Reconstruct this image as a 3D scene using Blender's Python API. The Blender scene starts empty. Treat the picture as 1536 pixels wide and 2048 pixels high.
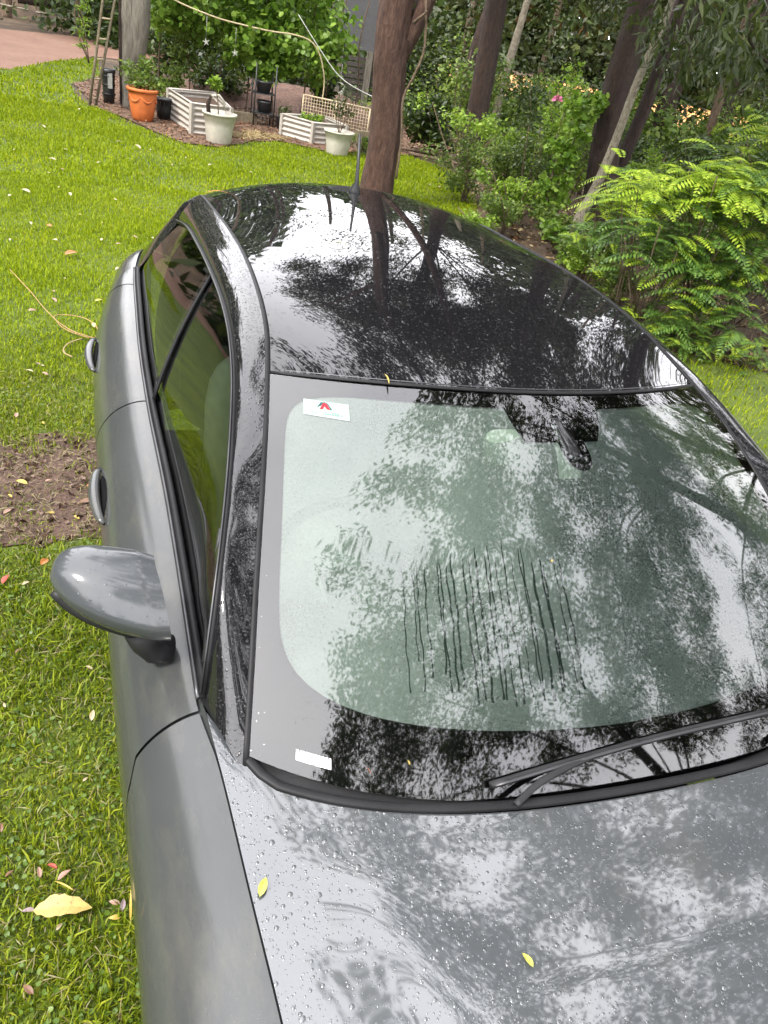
import bpy, math, random
import numpy as np
from mathutils import Vector, Matrix
random.seed(7); rng = np.random.default_rng(11)
scene = bpy.context.scene
C = scene.collection
PI = math.pi

# ------------------------------------------------------------------ camera, sky, sun, exposure
def cam_axes(yaw, pit, rol):
    fw = Vector((math.sin(yaw)*math.cos(pit), math.cos(yaw)*math.cos(pit), -math.sin(pit)))
    r = Vector((math.cos(yaw), -math.sin(yaw), 0)); u = r.cross(fw)
    c, s = math.cos(rol), math.sin(rol)
    return c*r + s*u, -s*r + c*u, fw
cam_d = bpy.data.cameras.new('camera'); cam = bpy.data.objects.new('camera', cam_d); C.objects.link(cam)
r_, u_, f_ = cam_axes(0.409, 0.5649, 0.1961)
m = Matrix((r_, u_, -f_)).transposed().to_4x4(); m.translation = Vector((-0.8886, -0.7935, 2.0155)); cam.matrix_world = m
cam_d.sensor_fit = 'VERTICAL'; cam_d.sensor_height = 36.0; cam_d.lens = 1554.2/2048*36.0
cam_d.clip_start = 0.02; cam_d.clip_end = 500
scene.camera = cam
scene.view_settings.view_transform = 'Standard'; scene.view_settings.look = 'None'
scene.view_settings.gamma = 1; scene.view_settings.use_curve_mapping = False
scene.view_settings.exposure = 1.9
SUN_EL, SUN_AZ = math.radians(50), math.radians(-118)      # azimuth measured from +y towards +x
w = bpy.data.worlds.new('World'); scene.world = w; w.use_nodes = True
nt = w.node_tree; nt.nodes.clear()
sky = nt.nodes.new('ShaderNodeTexSky'); sky.sky_type = 'NISHITA'; sky.sun_disc = False
sky.sun_elevation = SUN_EL; sky.sun_rotation = SUN_AZ; sky.air_density = 1.0; sky.dust_density = 4.0
hs = nt.nodes.new('ShaderNodeHueSaturation'); hs.inputs['Saturation'].default_value = 0.3
tc = nt.nodes.new('ShaderNodeTexCoord'); nz = nt.nodes.new('ShaderNodeTexNoise'); nz.inputs['Scale'].default_value = 2.2; nz.inputs['Detail'].default_value = 5
cr = nt.nodes.new('ShaderNodeValToRGB'); cr.color_ramp.elements[0].position = .3; cr.color_ramp.elements[0].color = (.80, .80, .86, 1); cr.color_ramp.elements[1].position = .7; cr.color_ramp.elements[1].color = (1, .985, 1, 1)
mul = nt.nodes.new('ShaderNodeVectorMath'); mul.operation = 'SCALE'; mul.inputs['Scale'].default_value = 17.0
mx = nt.nodes.new('ShaderNodeMix'); mx.data_type = 'RGBA'; mx.inputs['Factor'].default_value = .85
bg = nt.nodes.new('ShaderNodeBackground'); bg.inputs['Strength'].default_value = 0.11
wo = nt.nodes.new('ShaderNodeOutputWorld')
L = nt.links.new
L(sky.outputs[0], hs.inputs['Color']); L(tc.outputs['Generated'], nz.inputs['Vector']); L(nz.outputs['Fac'], cr.inputs[0]); L(cr.outputs[0], mul.inputs[0])
L(hs.outputs[0], mx.inputs['A']); L(mul.outputs[0], mx.inputs['B']); L(mx.outputs['Result'], bg.inputs['Color']); L(bg.outputs[0], wo.inputs[0])
sd = bpy.data.lights.new('sun', 'SUN'); sd.energy = 1.5; sd.angle = math.radians(10); sd.color = (1, .95, .86)
sun = bpy.data.objects.new('sun', sd); C.objects.link(sun)
sdir = Vector((math.sin(SUN_AZ)*math.cos(SUN_EL), math.cos(SUN_AZ)*math.cos(SUN_EL), math.sin(SUN_EL)))
sun.rotation_euler = sdir.to_track_quat('Z', 'Y').to_euler()
scene.cycles.transparent_max_bounces = 24; scene.cycles.max_bounces = 10

# ------------------------------------------------------------------ material helpers
class NT:
    def __init__(s, name):
        s.m = bpy.data.materials.new(name); s.m.use_nodes = True; s.t = s.m.node_tree; s.t.nodes.clear()
        s.out = s.n('ShaderNodeOutputMaterial')
    def n(s, typ, **kw):
        x = s.t.nodes.new(typ)
        for k, v in kw.items():
            if k.startswith('_'): setattr(x, k[1:], v)
            else: x.inputs[k.replace('__', ' ')].default_value = v
        return x
    def l(s, a, b): s.t.links.new(a, b)
    def noise(s, scale, detail=4, coord='Object', rough=.55, stretch=None, dist=0):
        tc = s.n('ShaderNodeTexCoord'); nz = s.n('ShaderNodeTexNoise', Scale=scale, Detail=detail, Roughness=rough, Distortion=dist)
        v = tc.outputs[coord]
        if stretch:
            mp = s.n('ShaderNodeMapping'); mp.inputs['Scale'].default_value = stretch; s.l(v, mp.inputs[0]); v = mp.outputs[0]
        s.l(v, nz.inputs['Vector']); return nz.outputs['Fac']
    def ramp(s, fac, stops):
        r = s.n('ShaderNodeValToRGB'); e = r.color_ramp.elements
        while len(e) < len(stops): e.new(.5)
        for i, (p, c) in enumerate(stops): e[i].position = p; e[i].color = (*c, 1)
        s.l(fac, r.inputs[0]); return r.outputs[0]
    def math(s, op, a, b=None, c=None, clamp=False):
        x = s.n('ShaderNodeMath', _operation=op, _use_clamp=clamp)
        for i, v in enumerate((a, b, c)):
            if v is None: continue
            if isinstance(v, (int, float)): x.inputs[i].default_value = v
            else: s.l(v, x.inputs[i])
        return x.outputs[0]
    def bump(s, h, strength=.5, dist=.01, normal=None):
        b = s.n('ShaderNodeBump', Strength=strength, Distance=dist); s.l(h, b.inputs['Height'])
        if normal is not None: s.l(normal, b.inputs['Normal'])
        return b.outputs[0]
    def done(s, sh): s.l(sh, s.out.inputs['Surface']); return s.m

def mat(name, color, rough=.6, metallic=0, coat=0, var=.25, scale=12, bump=.0, bscale=60, bdist=.004, spec=.5, coords='Object'):
    t = NT(name); f = t.noise(scale, 5, coords)
    lo = tuple(c*(1-var) for c in color); hi = tuple(min(1, c*(1+var)) for c in color)
    col = t.ramp(f, [(.3, lo), (.7, hi)])
    p = t.n('ShaderNodeBsdfPrincipled', Roughness=rough, Metallic=metallic); p.inputs['Coat Weight'].default_value = coat; p.inputs['Coat Roughness'].default_value = .03
    p.inputs['Specular IOR Level'].default_value = spec
    t.l(col, p.inputs['Base Color'])
    if bump: t.l(t.bump(t.noise(bscale, 6, coords), bump, bdist), p.inputs['Normal'])
    return t.done(p.outputs[0])

def drops_height(t, layers):
    """rain drops: small domes at random voronoi points"""
    tc = t.n('ShaderNodeTexCoord'); total = None
    wn = t.n('ShaderNodeTexNoise', Scale=3.0, Detail=2); t.l(tc.outputs['Object'], wn.inputs['Vector'])
    for sc, keep, rad in layers:
        v = t.n('ShaderNodeTexVoronoi', Scale=sc, Randomness=1.0); t.l(tc.outputs['Object'], v.inputs['Vector'])
        sep = t.n('ShaderNodeSeparateColor'); t.l(v.outputs['Color'], sep.inputs[0])
        on = t.math('LESS_THAN', sep.outputs[0], keep)
        r = t.math('MULTIPLY_ADD', sep.outputs[1], rad*.7, rad*.35)
        q = t.math('DIVIDE', v.outputs['Distance'], r)
        d = t.math('SUBTRACT', 1.0, t.math('MULTIPLY', q, q), clamp=True)
        d = t.math('MULTIPLY', t.math('POWER', d, .6), on)
        d = t.math('MULTIPLY', d, t.math('DIVIDE', 100.0, sc))
        total = d if total is None else t.math('MAXIMUM', total, d)
    return total

def paint(name, base, metallic, rough, layers, strength=1.0, dist=.0016, coat=1.0, dirt=0.0, ior=1.6, crough=.03, spec=0.0):
    t = NT(name); p = t.n('ShaderNodeBsdfPrincipled', Roughness=rough, Metallic=metallic); p.inputs['Specular IOR Level'].default_value = spec
    p.inputs['Coat Weight'].default_value = coat; p.inputs['Coat Roughness'].default_value = crough; p.inputs['Coat IOR'].default_value = ior
    f = t.noise(6, 6); c = t.ramp(f, [(.3, tuple(b*.93 for b in base)), (.7, tuple(b*1.07 for b in base))])
    if dirt:
        fd = t.noise(9, 8, rough=.75, stretch=(1, .35, 1))
        msk = t.math('MULTIPLY', t.math('SUBTRACT', fd, .5, clamp=True), dirt)
        mxn = t.n('ShaderNodeMix', _data_type='RGBA'); t.l(msk, mxn.inputs['Factor']); t.l(c, mxn.inputs['A']); mxn.inputs['B'].default_value = (.085, .08, .065, 1); c = mxn.outputs['Result']
    t.l(c, p.inputs['Base Color'])
    if layers:
        h = drops_height(t, layers); nb = t.bump(h, strength, dist)
        t.l(nb, p.inputs['Normal']); t.l(nb, p.inputs['Coat Normal'])
    return t.done(p.outputs[0])

M = {}
M['grey_paint'] = paint('wet grey paint', (.058, .063, .067), .30, .42, [(75, .16, .36), (120, .32, .38), (260, .40, .42)], 1.0, .0012, dirt=1.0, ior=1.85, crough=.035)
M['side_paint'] = paint('damp dusty grey paint', (.042, .045, .045), .10, .5, [(330, .35, .4)], .6, .0007, dirt=2.5, ior=1.45, crough=.16)
M['black_paint'] = paint('gloss black paint with rain', (.006, .006, .007), 0, .25, [(150, .55, .42), (330, .6, .42)], 1.0, .0012, ior=1.62)
M['roof_paint'] = paint('gloss black roof paint with rain', (.006, .006, .007), 0, .25, [(70, .20, .30), (150, .34, .34)], .8, .0011, ior=1.55, crough=.02)
M['black_gloss'] = paint('gloss black trim', (.008, .008, .009), 0, .2, None)
M['cup_shade'] = mat('painted handle cup shade', (.006, .006, .007), .95, spec=.05)
M['rubber'] = mat('black rubber', (.010, .010, .011), .5, bump=.1, spec=.16)
M['plastic'] = mat('dark grey moulded plastic', (.016, .016, .017), .5, bump=.25, bscale=300, bdist=.001, spec=.22)
M['trim_metal'] = mat('satin trim', (.07, .07, .074), .35, metallic=.7, spec=.3)
M['tyre'] = mat('tyre rubber', (.02, .02, .02), .8, bump=.3)
M['alloy'] = mat('alloy wheel', (.4, .4, .42), .35, metallic=.9)
M['interior'] = mat('dark interior lining', (.012, .015, .014), .8)
M['dash'] = mat('grey dashboard vinyl', (.05, .06, .055), .6, bump=.2, bscale=400, bdist=.001)
M['seat'] = mat('pale grey seat fabric', (.36, .41, .38), .85, bump=.3, bscale=300, bdist=.001)
M['mirror_pale'] = mat('pale plastic mirror back', (.22, .26, .22), .6, var=.08)

def glass_mat(name, tint, ior=1.5, layers=None, strength=.4, body=None, bodyfac=0.0):
    t = NT(name)
    tr = t.n('ShaderNodeBsdfTransparent'); tr.inputs[0].default_value = (*tint, 1)
    gl = t.n('ShaderNodeBsdfGlossy', Roughness=.025); gl.inputs[0].default_value = (1, 1, 1, 1)
    fr = t.n('ShaderNodeFresnel', IOR=ior)
    inner = tr.outputs[0]
    if body:
        df = t.n('ShaderNodeBsdfDiffuse'); df.inputs[0].default_value = (*body, 1)
        m1 = t.n('ShaderNodeMixShader'); m1.inputs[0].default_value = bodyfac; t.l(tr.outputs[0], m1.inputs[1]); t.l(df.outputs[0], m1.inputs[2]); inner = m1.outputs[0]
    if layers:
        nb = t.bump(drops_height(t, layers), strength, .0006); t.l(nb, gl.inputs['Normal'])
    m2 = t.n('ShaderNodeMixShader'); t.l(fr.outputs[0], m2.inputs[0]); t.l(inner, m2.inputs[1]); t.l(gl.outputs[0], m2.inputs[2])
    return t.done(m2.outputs[0])
M['windscreen'] = glass_mat('wet windscreen glass', (.88, .95, .91), 1.78, [(150, .12, .32), (300, .12, .34)], .25)
M['side_glass'] = glass_mat('tinted side glass', (.26, .29, .27), 1.6, [(140, .12, .22)], .5)
def fog_mat():
    t = NT('condensation on glass')
    tr = t.n('ShaderNodeBsdfTransparent'); df = t.n('ShaderNodeBsdfDiffuse')
    f = t.noise(5, 6, rough=.6); t.l(t.ramp(f, [(.3, (.205, .235, .218)), (.7, (.28, .315, .295))]), df.inputs[0])
    tl = t.n('ShaderNodeBsdfTranslucent'); tl.inputs[0].default_value = (.27, .32, .29, 1)
    a = t.n('ShaderNodeAddShader'); a = t.n('ShaderNodeMixShader'); a.inputs[0].default_value = .25; t.l(df.outputs[0], a.inputs[1]); t.l(tl.outputs[0], a.inputs[2])
    k = t.math('MULTIPLY_ADD', t.noise(4, 5), .5, .30)
    g = t.math('MULTIPLY_ADD', t.noise(260, 2), .35, -.12)
    ms = t.n('ShaderNodeMixShader'); t.l(t.math('ADD', k, g, clamp=True), ms.inputs[0]); t.l(tr.outputs[0], ms.inputs[1]); t.l(a.outputs[0], ms.inputs[2])
    return t.done(ms.outputs[0])
M['fog'] = fog_mat()

def leaf_mat(name, stops, transl=.35, rough=.42, spec=.4):
    t = NT(name); g = t.n('ShaderNodeNewGeometry'); oi = t.noise(.9, 3)
    f = t.math('ADD', t.math('MULTIPLY', g.outputs['Random Per Island'], .65), t.math('MULTIPLY', oi, .35))
    col = t.ramp(f, stops)
    p = t.n('ShaderNodeBsdfPrincipled', Roughness=rough); p.inputs['Specular IOR Level'].default_value = spec; t.l(col, p.inputs['Base Color'])
    tl = t.n('ShaderNodeBsdfTranslucent'); t.l(col, tl.inputs[0])
    mm = t.n('ShaderNodeMixShader'); mm.inputs[0].default_value = transl; t.l(p.outputs[0], mm.inputs[1]); t.l(tl.outputs[0], mm.inputs[2])
    return t.done(mm.outputs[0])
M['grass'] = leaf_mat('lawn grass', [(.1, (0.0928, 0.1463, 0.0034)), (.45, (0.1856, 0.2582, 0.0050)), (.75, (0.2784, 0.3444, 0.0083)), (.97, (0.3898, 0.3444, 0.0335))], .4, .5, .15)
M['grass_near'] = leaf_mat('weedy lawn', [(.1, (0.0487, 0.0836, 0.0038)), (.45, (0.1173, 0.1673, 0.0066)), (.75, (0.2150, 0.2593, 0.0109)), (.97, (0.3321, 0.2844, 0.0442))], .35, .5, .2)
M['clover'] = leaf_mat('clover leaves', [(.1, (0.0403, 0.0805, 0.0069)), (.6, (0.0805, 0.1380, 0.0144)), (.95, (0.1380, 0.1955, 0.0287))], .3)
M['dry_grass'] = leaf_mat('dry grass', [(.1, (0.1200, 0.0960, 0.0360)), (.9, (0.2520, 0.2160, 0.0960))], .2)
M['gum_leaf'] = leaf_mat('gum leaves', [(.1, (0.0182, 0.0264, 0.0079)), (.5, (0.0363, 0.0561, 0.0132)), (.95, (0.0799, 0.0990, 0.0231))], .3)
M['dark_leaf'] = leaf_mat('dark bush leaves', [(.1, (0.0128, 0.0262, 0.0060)), (.5, (0.0344, 0.0598, 0.0105)), (.95, (0.0946, 0.1346, 0.0224))], .3)
M['mid_leaf'] = leaf_mat('mid green leaves', [(.1, (0.0411, 0.0765, 0.0122)), (.5, (0.1055, 0.1733, 0.0255)), (.95, (0.2579, 0.3261, 0.0612))], .4)
M['vine_leaf'] = leaf_mat('vine leaves', [(.1, (0.0528, 0.1161, 0.0127)), (.5, (0.1477, 0.2639, 0.0264)), (.95, (0.3167, 0.4434, 0.0844))], .45)
M['lime_leaf'] = leaf_mat('lime leaves', [(.1, (0.0754, 0.1414, 0.0141)), (.5, (0.1885, 0.3110, 0.0283)), (.95, (0.3581, 0.4713, 0.0754))], .4)
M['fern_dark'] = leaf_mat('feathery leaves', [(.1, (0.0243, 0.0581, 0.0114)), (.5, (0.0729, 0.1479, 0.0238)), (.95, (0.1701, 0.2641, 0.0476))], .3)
M['fern_lime'] = leaf_mat('painted sunlit feathery leaves', [(.1, (0.1447, 0.2502, 0.0205)), (.5, (0.3013, 0.4323, 0.0359)), (.95, (0.5062, 0.5915, 0.0717))], .45)  # lighter copy for the upper fronds, sunlight put into the leaf colour
def bark(name, a, b, c, scale=9, stretch=(5, 5, 1.3), bump=1.0):
    t = NT(name); f = t.noise(scale, 8, rough=.7, stretch=stretch); f2 = t.noise(scale*3, 5, rough=.7, stretch=stretch)
    col = t.ramp(t.math('ADD', t.math('MULTIPLY', f, .6), t.math('MULTIPLY', f2, .4)), [(.32, a), (.5, b), (.68, c)])
    p = t.n('ShaderNodeBsdfPrincipled', Roughness=.8); t.l(col, p.inputs['Base Color'])
    t.l(t.bump(t.math('ADD', f, f2), bump, .05), p.inputs['Normal']); return t.done(p.outputs[0])
M['bark_red'] = bark('red brown fibrous bark', (0.0245, 0.0101, 0.0070), (0.0833, 0.0389, 0.0260), (0.1667, 0.0961, 0.0693), 4.5)
M['bark_dark'] = bark('dark wet bark', (0.0086, 0.0048, 0.0036), (0.0360, 0.0180, 0.0122), (0.0864, 0.0480, 0.0306), 4.5)
M['bark_pale'] = bark('pale mottled bark', (0.0900, 0.0765, 0.0495), (0.2700, 0.2340, 0.1710), (0.4950, 0.4500, 0.3600), 9, (2, 2, 1.2))
M['bark_tan'] = bark('thin tan bark', (0.0600, 0.0360, 0.0210), (0.1800, 0.1200, 0.0780), (0.3000, 0.2400, 0.1680), 5)
M['old_timber'] = bark('weathered grey timber', (0.0600, 0.0510, 0.0390), (0.1440, 0.1290, 0.1050), (0.2280, 0.2040, 0.1680), 1.6, (5, 5, .8))
M['ladder_wood'] = bark('pale ladder timber', (0.0960, 0.0720, 0.0420), (0.1920, 0.1560, 0.0960), (0.2760, 0.2400, 0.1680), 3)
M['terracotta'] = mat('orange terracotta', (.50, .13, .03), .7, var=.15, bump=.15)
M['terracotta_dark'] = mat('terracotta painted relief shadow', (.30, .08, .03), .8)
M['white_plastic'] = mat('off white plastic', (.46, .435, .37), .6, var=.1, spec=.2)
M['black_plastic'] = mat('black nursery plastic', (.02, .021, .023), .45)
M['corrugated'] = mat('cream corrugated steel', (.38, .35, .31), .45, metallic=.1, var=.08)
M['soil'] = mat('dark potting soil', (.06, .035, .022), .95, bump=.8, bscale=60, bdist=.02)
M['hose'] = mat('cream hose', (.40, .33, .20), .5, var=.1)
M['string'] = mat('tan string', (.36, .21, .10), .7)
M['wire'] = mat('pale cord', (.28, .28, .26), .6)
M['ornament'] = mat('tin ornament', (.34, .34, .30), .35, var=.05)
M['shed_wall'] = mat('grey painted shed wall', (.075, .075, .078), .7, var=.12)
M['slat'] = mat('dark timber slats', (.05, .042, .038), .8, bump=.3)
M['cage'] = mat('bamboo cane', (.42, .34, .22), .7)
M['straw'] = leaf_mat('straw', [(.1, (0.1800, 0.1200, 0.0480)), (.9, (0.3600, 0.2880, 0.1440))], .1, .8)
def ground_mat(name, stops, scale=3, fine=60, bump=.6, bdist=.02, rough=.9, gscale=None):
    t = NT(name); f = t.noise(scale, 8, rough=.7); g = t.noise(fine, 6, rough=.75)
    col = t.ramp(t.math('ADD', t.math('MULTIPLY', f, .45), t.math('MULTIPLY', g, .55)), stops)
    p = t.n('ShaderNodeBsdfPrincipled', Roughness=rough); t.l(col, p.inputs['Base Color']); t.l(t.bump(g, bump, bdist), p.inputs['Normal'])
    return t.done(p.outputs[0])
M['litter'] = ground_mat('leaf litter floor', [(.36, (0.0125, 0.0080, 0.0050)), (.48, (0.0450, 0.0275, 0.0150)), (.56, (0.0850, 0.0550, 0.0300)), (.66, (0.1500, 0.1050, 0.0600))], 1.5, 22)
M['lawn'] = ground_mat('lawn soil', [(.38, (0.0258, 0.0388, 0.0036)), (.5, (0.0620, 0.0930, 0.0054)), (.62, (0.1136, 0.1447, 0.0109))], 2, 70)
M['red_dirt'] = ground_mat('red dirt', [(.35, (0.1224, 0.0579, 0.0358)), (.5, (0.1768, 0.0955, 0.0623)), (.65, (0.2108, 0.1296, 0.0871))], .8, 8, .4)
M['mud'] = ground_mat('bare brown mud', [(.36, (0.0400, 0.0194, 0.0131)), (.5, (0.0970, 0.0557, 0.0392)), (.64, (0.1597, 0.0968, 0.0719))], 5, 45, 1.0, .03)
M['mulch'] = ground_mat('bark mulch', [(.36, (0.0500, 0.0250, 0.0150)), (.5, (0.1300, 0.0750, 0.0450)), (.64, (0.2250, 0.1500, 0.0950))], 6, 40, 1.0, .03)
M['bank'] = ground_mat('red brown soil bank', [(.36, (0.0450, 0.0225, 0.0150)), (.5, (0.1100, 0.0600, 0.0425)), (.66, (0.1800, 0.1100, 0.0800))], 3, 20, 1.0, .04)
M['orange_field'] = ground_mat('orange dry clearing', [(.36, (0.2953, 0.1339, 0.0276)), (.5, (0.4135, 0.2007, 0.0551)), (.66, (0.4725, 0.2630, 0.0945))], .4, 4, .2)
def flat(name, col, rough=.5, transl=0):
    t = NT(name); p = t.n('ShaderNodeBsdfPrincipled', Roughness=rough); p.inputs['Specular IOR Level'].default_value = .1 if sum(col) > .1 else .0
    f = t.noise(45, 4); c = t.ramp(f, [(.3, tuple(x*.72 for x in col)), (.7, tuple(min(1, x*1.15) for x in col))]); t.l(c, p.inputs['Base Color']); return t.done(p.outputs[0])
LK = .52
LC = {'pale': (.62, .50, .30), 'pink': (.52, .30, .22), 'yellow': (.72, .52, .10), 'bigyellow': (.75, .55, .17), 'orange': (.66, .22, .04), 'brown': (.24, .11, .05),
      'mauve': (.42, .31, .32), 'red': (.55, .10, .06), 'lime': (.62, .62, .10)}
def dead_leaf(name, col):
    t = NT(name); tc_ = t.n('ShaderNodeTexCoord'); nz_ = t.n('ShaderNodeTexNoise', Scale=9.0, Detail=6, Roughness=.75); t.l(tc_.outputs['Object'], nz_.inputs['Vector'])
    c = t.ramp(nz_.outputs['Fac'], [(.34, tuple(x*.35 for x in col)), (.42, tuple(x*.8 for x in col)), (.7, tuple(x*1.1 for x in col))])
    wv = t.n('ShaderNodeTexWave', Scale=9.0, Distortion=1.5); t.l(tc_.outputs['Object'], wv.inputs['Vector'])
    p = t.n('ShaderNodeBsdfPrincipled', Roughness=.5); t.l(c, p.inputs['Base Color']); t.l(t.bump(wv.outputs['Fac'], .08, .02), p.inputs['Normal']); return t.done(p.outputs[0])
for k, v in LC.items(): M['fl_'+k] = dead_leaf('fallen %s leaf' % k, tuple(c*LK for c in v))

# ------------------------------------------------------------------ mesh helpers
W = {}           # world location of things / parts
def tag(o, label=None, cat=None, group=None, kind=None):
    if label: o['label'] = label
    if cat: o['category'] = cat
    if group: o['group'] = group
    if kind: o['kind'] = kind
    return o
def thing(name, label, cat, loc=(0, 0, 0), group=None):
    o = bpy.data.objects.new(name, None); o.empty_display_size = .1; C.objects.link(o); o.location = loc; W[o.name] = Vector(loc)
    return tag(o, label, cat, group)
def obj(name, V, F, material, parent=None, smooth=True, origin=None, kind=None):
    V = np.asarray(V, dtype=np.float64).reshape(-1, 3)
    org = W[parent.name] if parent is not None else Vector(origin or (0, 0, 0))
    V = V - np.array(org)[None]
    me = bpy.data.meshes.new(name)
    if isinstance(F, np.ndarray):
        n, k = F.shape
        me.vertices.add(len(V)); me.vertices.foreach_set('co', V.ravel())
        me.loops.add(n*k); me.loops.foreach_set('vertex_index', F.ravel().astype(np.int32))
        me.polygons.add(n); me.polygons.foreach_set('loop_start', (np.arange(n)*k).astype(np.int32))
        me.update(calc_edges=True)
    else:
        me.from_pydata([tuple(v) for v in V], [], [tuple(f) for f in F]); me.update()
    if smooth: me.polygons.foreach_set('use_smooth', np.ones(len(me.polygons), dtype=bool))
    if isinstance(material, (list, tuple)):
        for mm in material: me.materials.append(mm)
    else: me.materials.append(material)
    o = bpy.data.objects.new(name, me); C.objects.link(o)
    if parent is not None: o.parent = parent
    else: o.location = org
    W[o.name] = org
    if kind: o['kind'] = kind
    return o
def join(parts):
    V = []; F = []; n = 0
    for v, f in parts:
        v = np.asarray(v, float).reshape(-1, 3); V.append(v); F += [tuple(i+n for i in q) for q in f]; n += len(v)
    return np.concatenate(V), F
def grid(P):
    P = np.asarray(P, float); a, b = P.shape[:2]
    F = [(i*b+j, i*b+j+1, (i+1)*b+j+1, (i+1)*b+j) for i in range(a-1) for j in range(b-1)]
    return P.reshape(-1, 3), F
def box(cx, cy, cz, sx, sy, sz, rz=0, bev=0):
    pts = []
    for z in (-1, 1):
        for x, y in ((-1, -1), (1, -1), (1, 1), (-1, 1)): pts.append((x*sx/2, y*sy/2, z*sz/2))
    P = np.array(pts); c, s = math.cos(rz), math.sin(rz)
    P = np.stack([P[:, 0]*c-P[:, 1]*s+cx, P[:, 0]*s+P[:, 1]*c+cy, P[:, 2]+cz], 1)
    return P, [(3, 2, 1, 0), (4, 5, 6, 7), (0, 1, 5, 4), (1, 2, 6, 5), (2, 3, 7, 6), (3, 0, 4, 7)]
def tube(pts, rad, seg=8, wob=0, cap=True, flat=1.0):
    pts = np.array(pts, float); n = len(pts); rad = np.broadcast_to(np.asarray(rad, float), (n,))
    V = []; up = np.array([0, 0, 1.]); prev = None
    for i in range(n):
        d = pts[min(i+1, n-1)]-pts[max(i-1, 0)]; d /= np.linalg.norm(d)+1e-9
        if prev is None:
            a = np.cross(d, up); 
            if np.linalg.norm(a) < .1: a = np.cross(d, [1, 0, 0])
        else: a = prev-d*(prev@d)
        a /= np.linalg.norm(a); prev = a; b = np.cross(d, a)
        for k in range(seg):
            t = 2*PI*k/seg; r = rad[i]*(1+(wob*(rng.random()-.5) if wob else 0))
            V.append(pts[i]+r*(math.cos(t)*a+flat*math.sin(t)*b))
    F = [(i*seg+k, i*seg+(k+1) % seg, (i+1)*seg+(k+1) % seg, (i+1)*seg+k) for i in range(n-1) for k in range(seg)]
    if cap: F += [tuple(range(seg))[::-1], tuple(range((n-1)*seg, n*seg))]
    return np.array(V), F
def lathe(cx, cy, z0, prof, seg=28):
    V = []; 
    for r, z in prof:
        for k in range(seg):
            t = 2*PI*k/seg; V.append((cx+r*math.cos(t), cy+r*math.sin(t), z0+z))
    n = len(prof); F = [(i*seg+k, i*seg+(k+1) % seg, (i+1)*seg+(k+1) % seg, (i+1)*seg+k) for i in range(n-1) for k in range(seg)]
    return np.array(V), F
def smooth_path(pts, n=24):
    P = np.array(pts, float); m_ = len(P); out = []
    for s in np.linspace(0, m_-1, n):
        i = min(int(s), m_-2); t = s-i
        p0, p1, p2, p3 = P[max(i-1, 0)], P[i], P[i+1], P[min(i+2, m_-1)]
        out.append(.5*((2*p1)+(-p0+p2)*t+(2*p0-5*p1+4*p2-p3)*t*t+(-p0+3*p1-3*p2+p3)*t**3))
    return np.array(out)
def cr1(xs, ys):
    xs = np.array(xs, float); ys = np.array(ys, float); m_ = np.gradient(ys, xs)
    def f(x):
        x = float(x); i = int(np.clip(np.searchsorted(xs, x)-1, 0, len(xs)-2)); h = xs[i+1]-xs[i]; t = (x-xs[i])/h
        if t < 0: return ys[0]+m_[0]*(x-xs[0])
        if t > 1: return ys[-1]+m_[-1]*(x-xs[-1])
        return (2*t**3-3*t*t+1)*ys[i]+(t**3-2*t*t+t)*h*m_[i]+(-2*t**3+3*t*t)*ys[i+1]+(t**3-t*t)*h*m_[i+1]
    return f
# foliage: template quads placed with numpy
def rotmats(n, droop=None, up_bias=0.0):
    d = rng.normal(size=(n, 3)); 
    if droop is not None: d = d*np.array([1, 1, .6])+np.array([0, 0, droop])
    d /= np.linalg.norm(d, axis=1)[:, None]
    nn = rng.normal(size=(n, 3)); nn[:, 2] += up_bias; nn -= d*(nn*d).sum(1)[:, None]; nn /= np.linalg.norm(nn, axis=1)[:, None]+1e-9
    b = np.cross(nn, d); return np.stack([d, b, nn], 2)          # columns: length, width, normal
T_LEAF = (np.array([(0, 0, 0), (.38, .5, .08), (1, 0, -.06), (.38, -.5, .08)]), np.array([(0, 1, 2, 3)]))
T_ROUND = (np.array([(0, 0, 0), (.3, .5, .05), (.8, .35, 0), (1, 0, -.05), (.8, -.35, 0), (.3, -.5, .05)]), np.array([(0, 1, 2, 3), (0, 3, 4, 5)]))
def place(tpl, pos, R, length, width):
    TV, TF = tpl; n = len(pos)
    S = np.stack([length, width, length], 1)
    V = np.einsum('nij,nkj->nki', R, TV[None]*S[:, None, :])+pos[:, None, :]
    F = (TF[None]+(np.arange(n)*len(TV))[:, None, None]).reshape(-1, TF.shape[1])
    return V.reshape(-1, 3), F
def leafcloud(name, centers, radii, per, length, aspect, material, parent=None, droop=None, tpl=T_LEAF, kind=None, origin=None, flatz=.8, up=.5):
    centers = np.asarray(centers, float); n = len(centers)*per
    rad = np.repeat(np.broadcast_to(np.asarray(radii, float), (len(centers),)), per)
    off = rng.normal(size=(n, 3)); off /= np.linalg.norm(off, axis=1)[:, None]; off *= (rng.random(n)**.5)[:, None]*rad[:, None]; off[:, 2] *= flatz
    pos = np.repeat(centers, per, 0)+off
    ln = length*(.6+.8*rng.random(n))
    V, F = place(tpl, pos, rotmats(n, droop, up), ln, ln*aspect)
    return obj(name, V, F, material, parent, smooth=False, kind=kind, origin=origin)
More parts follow.
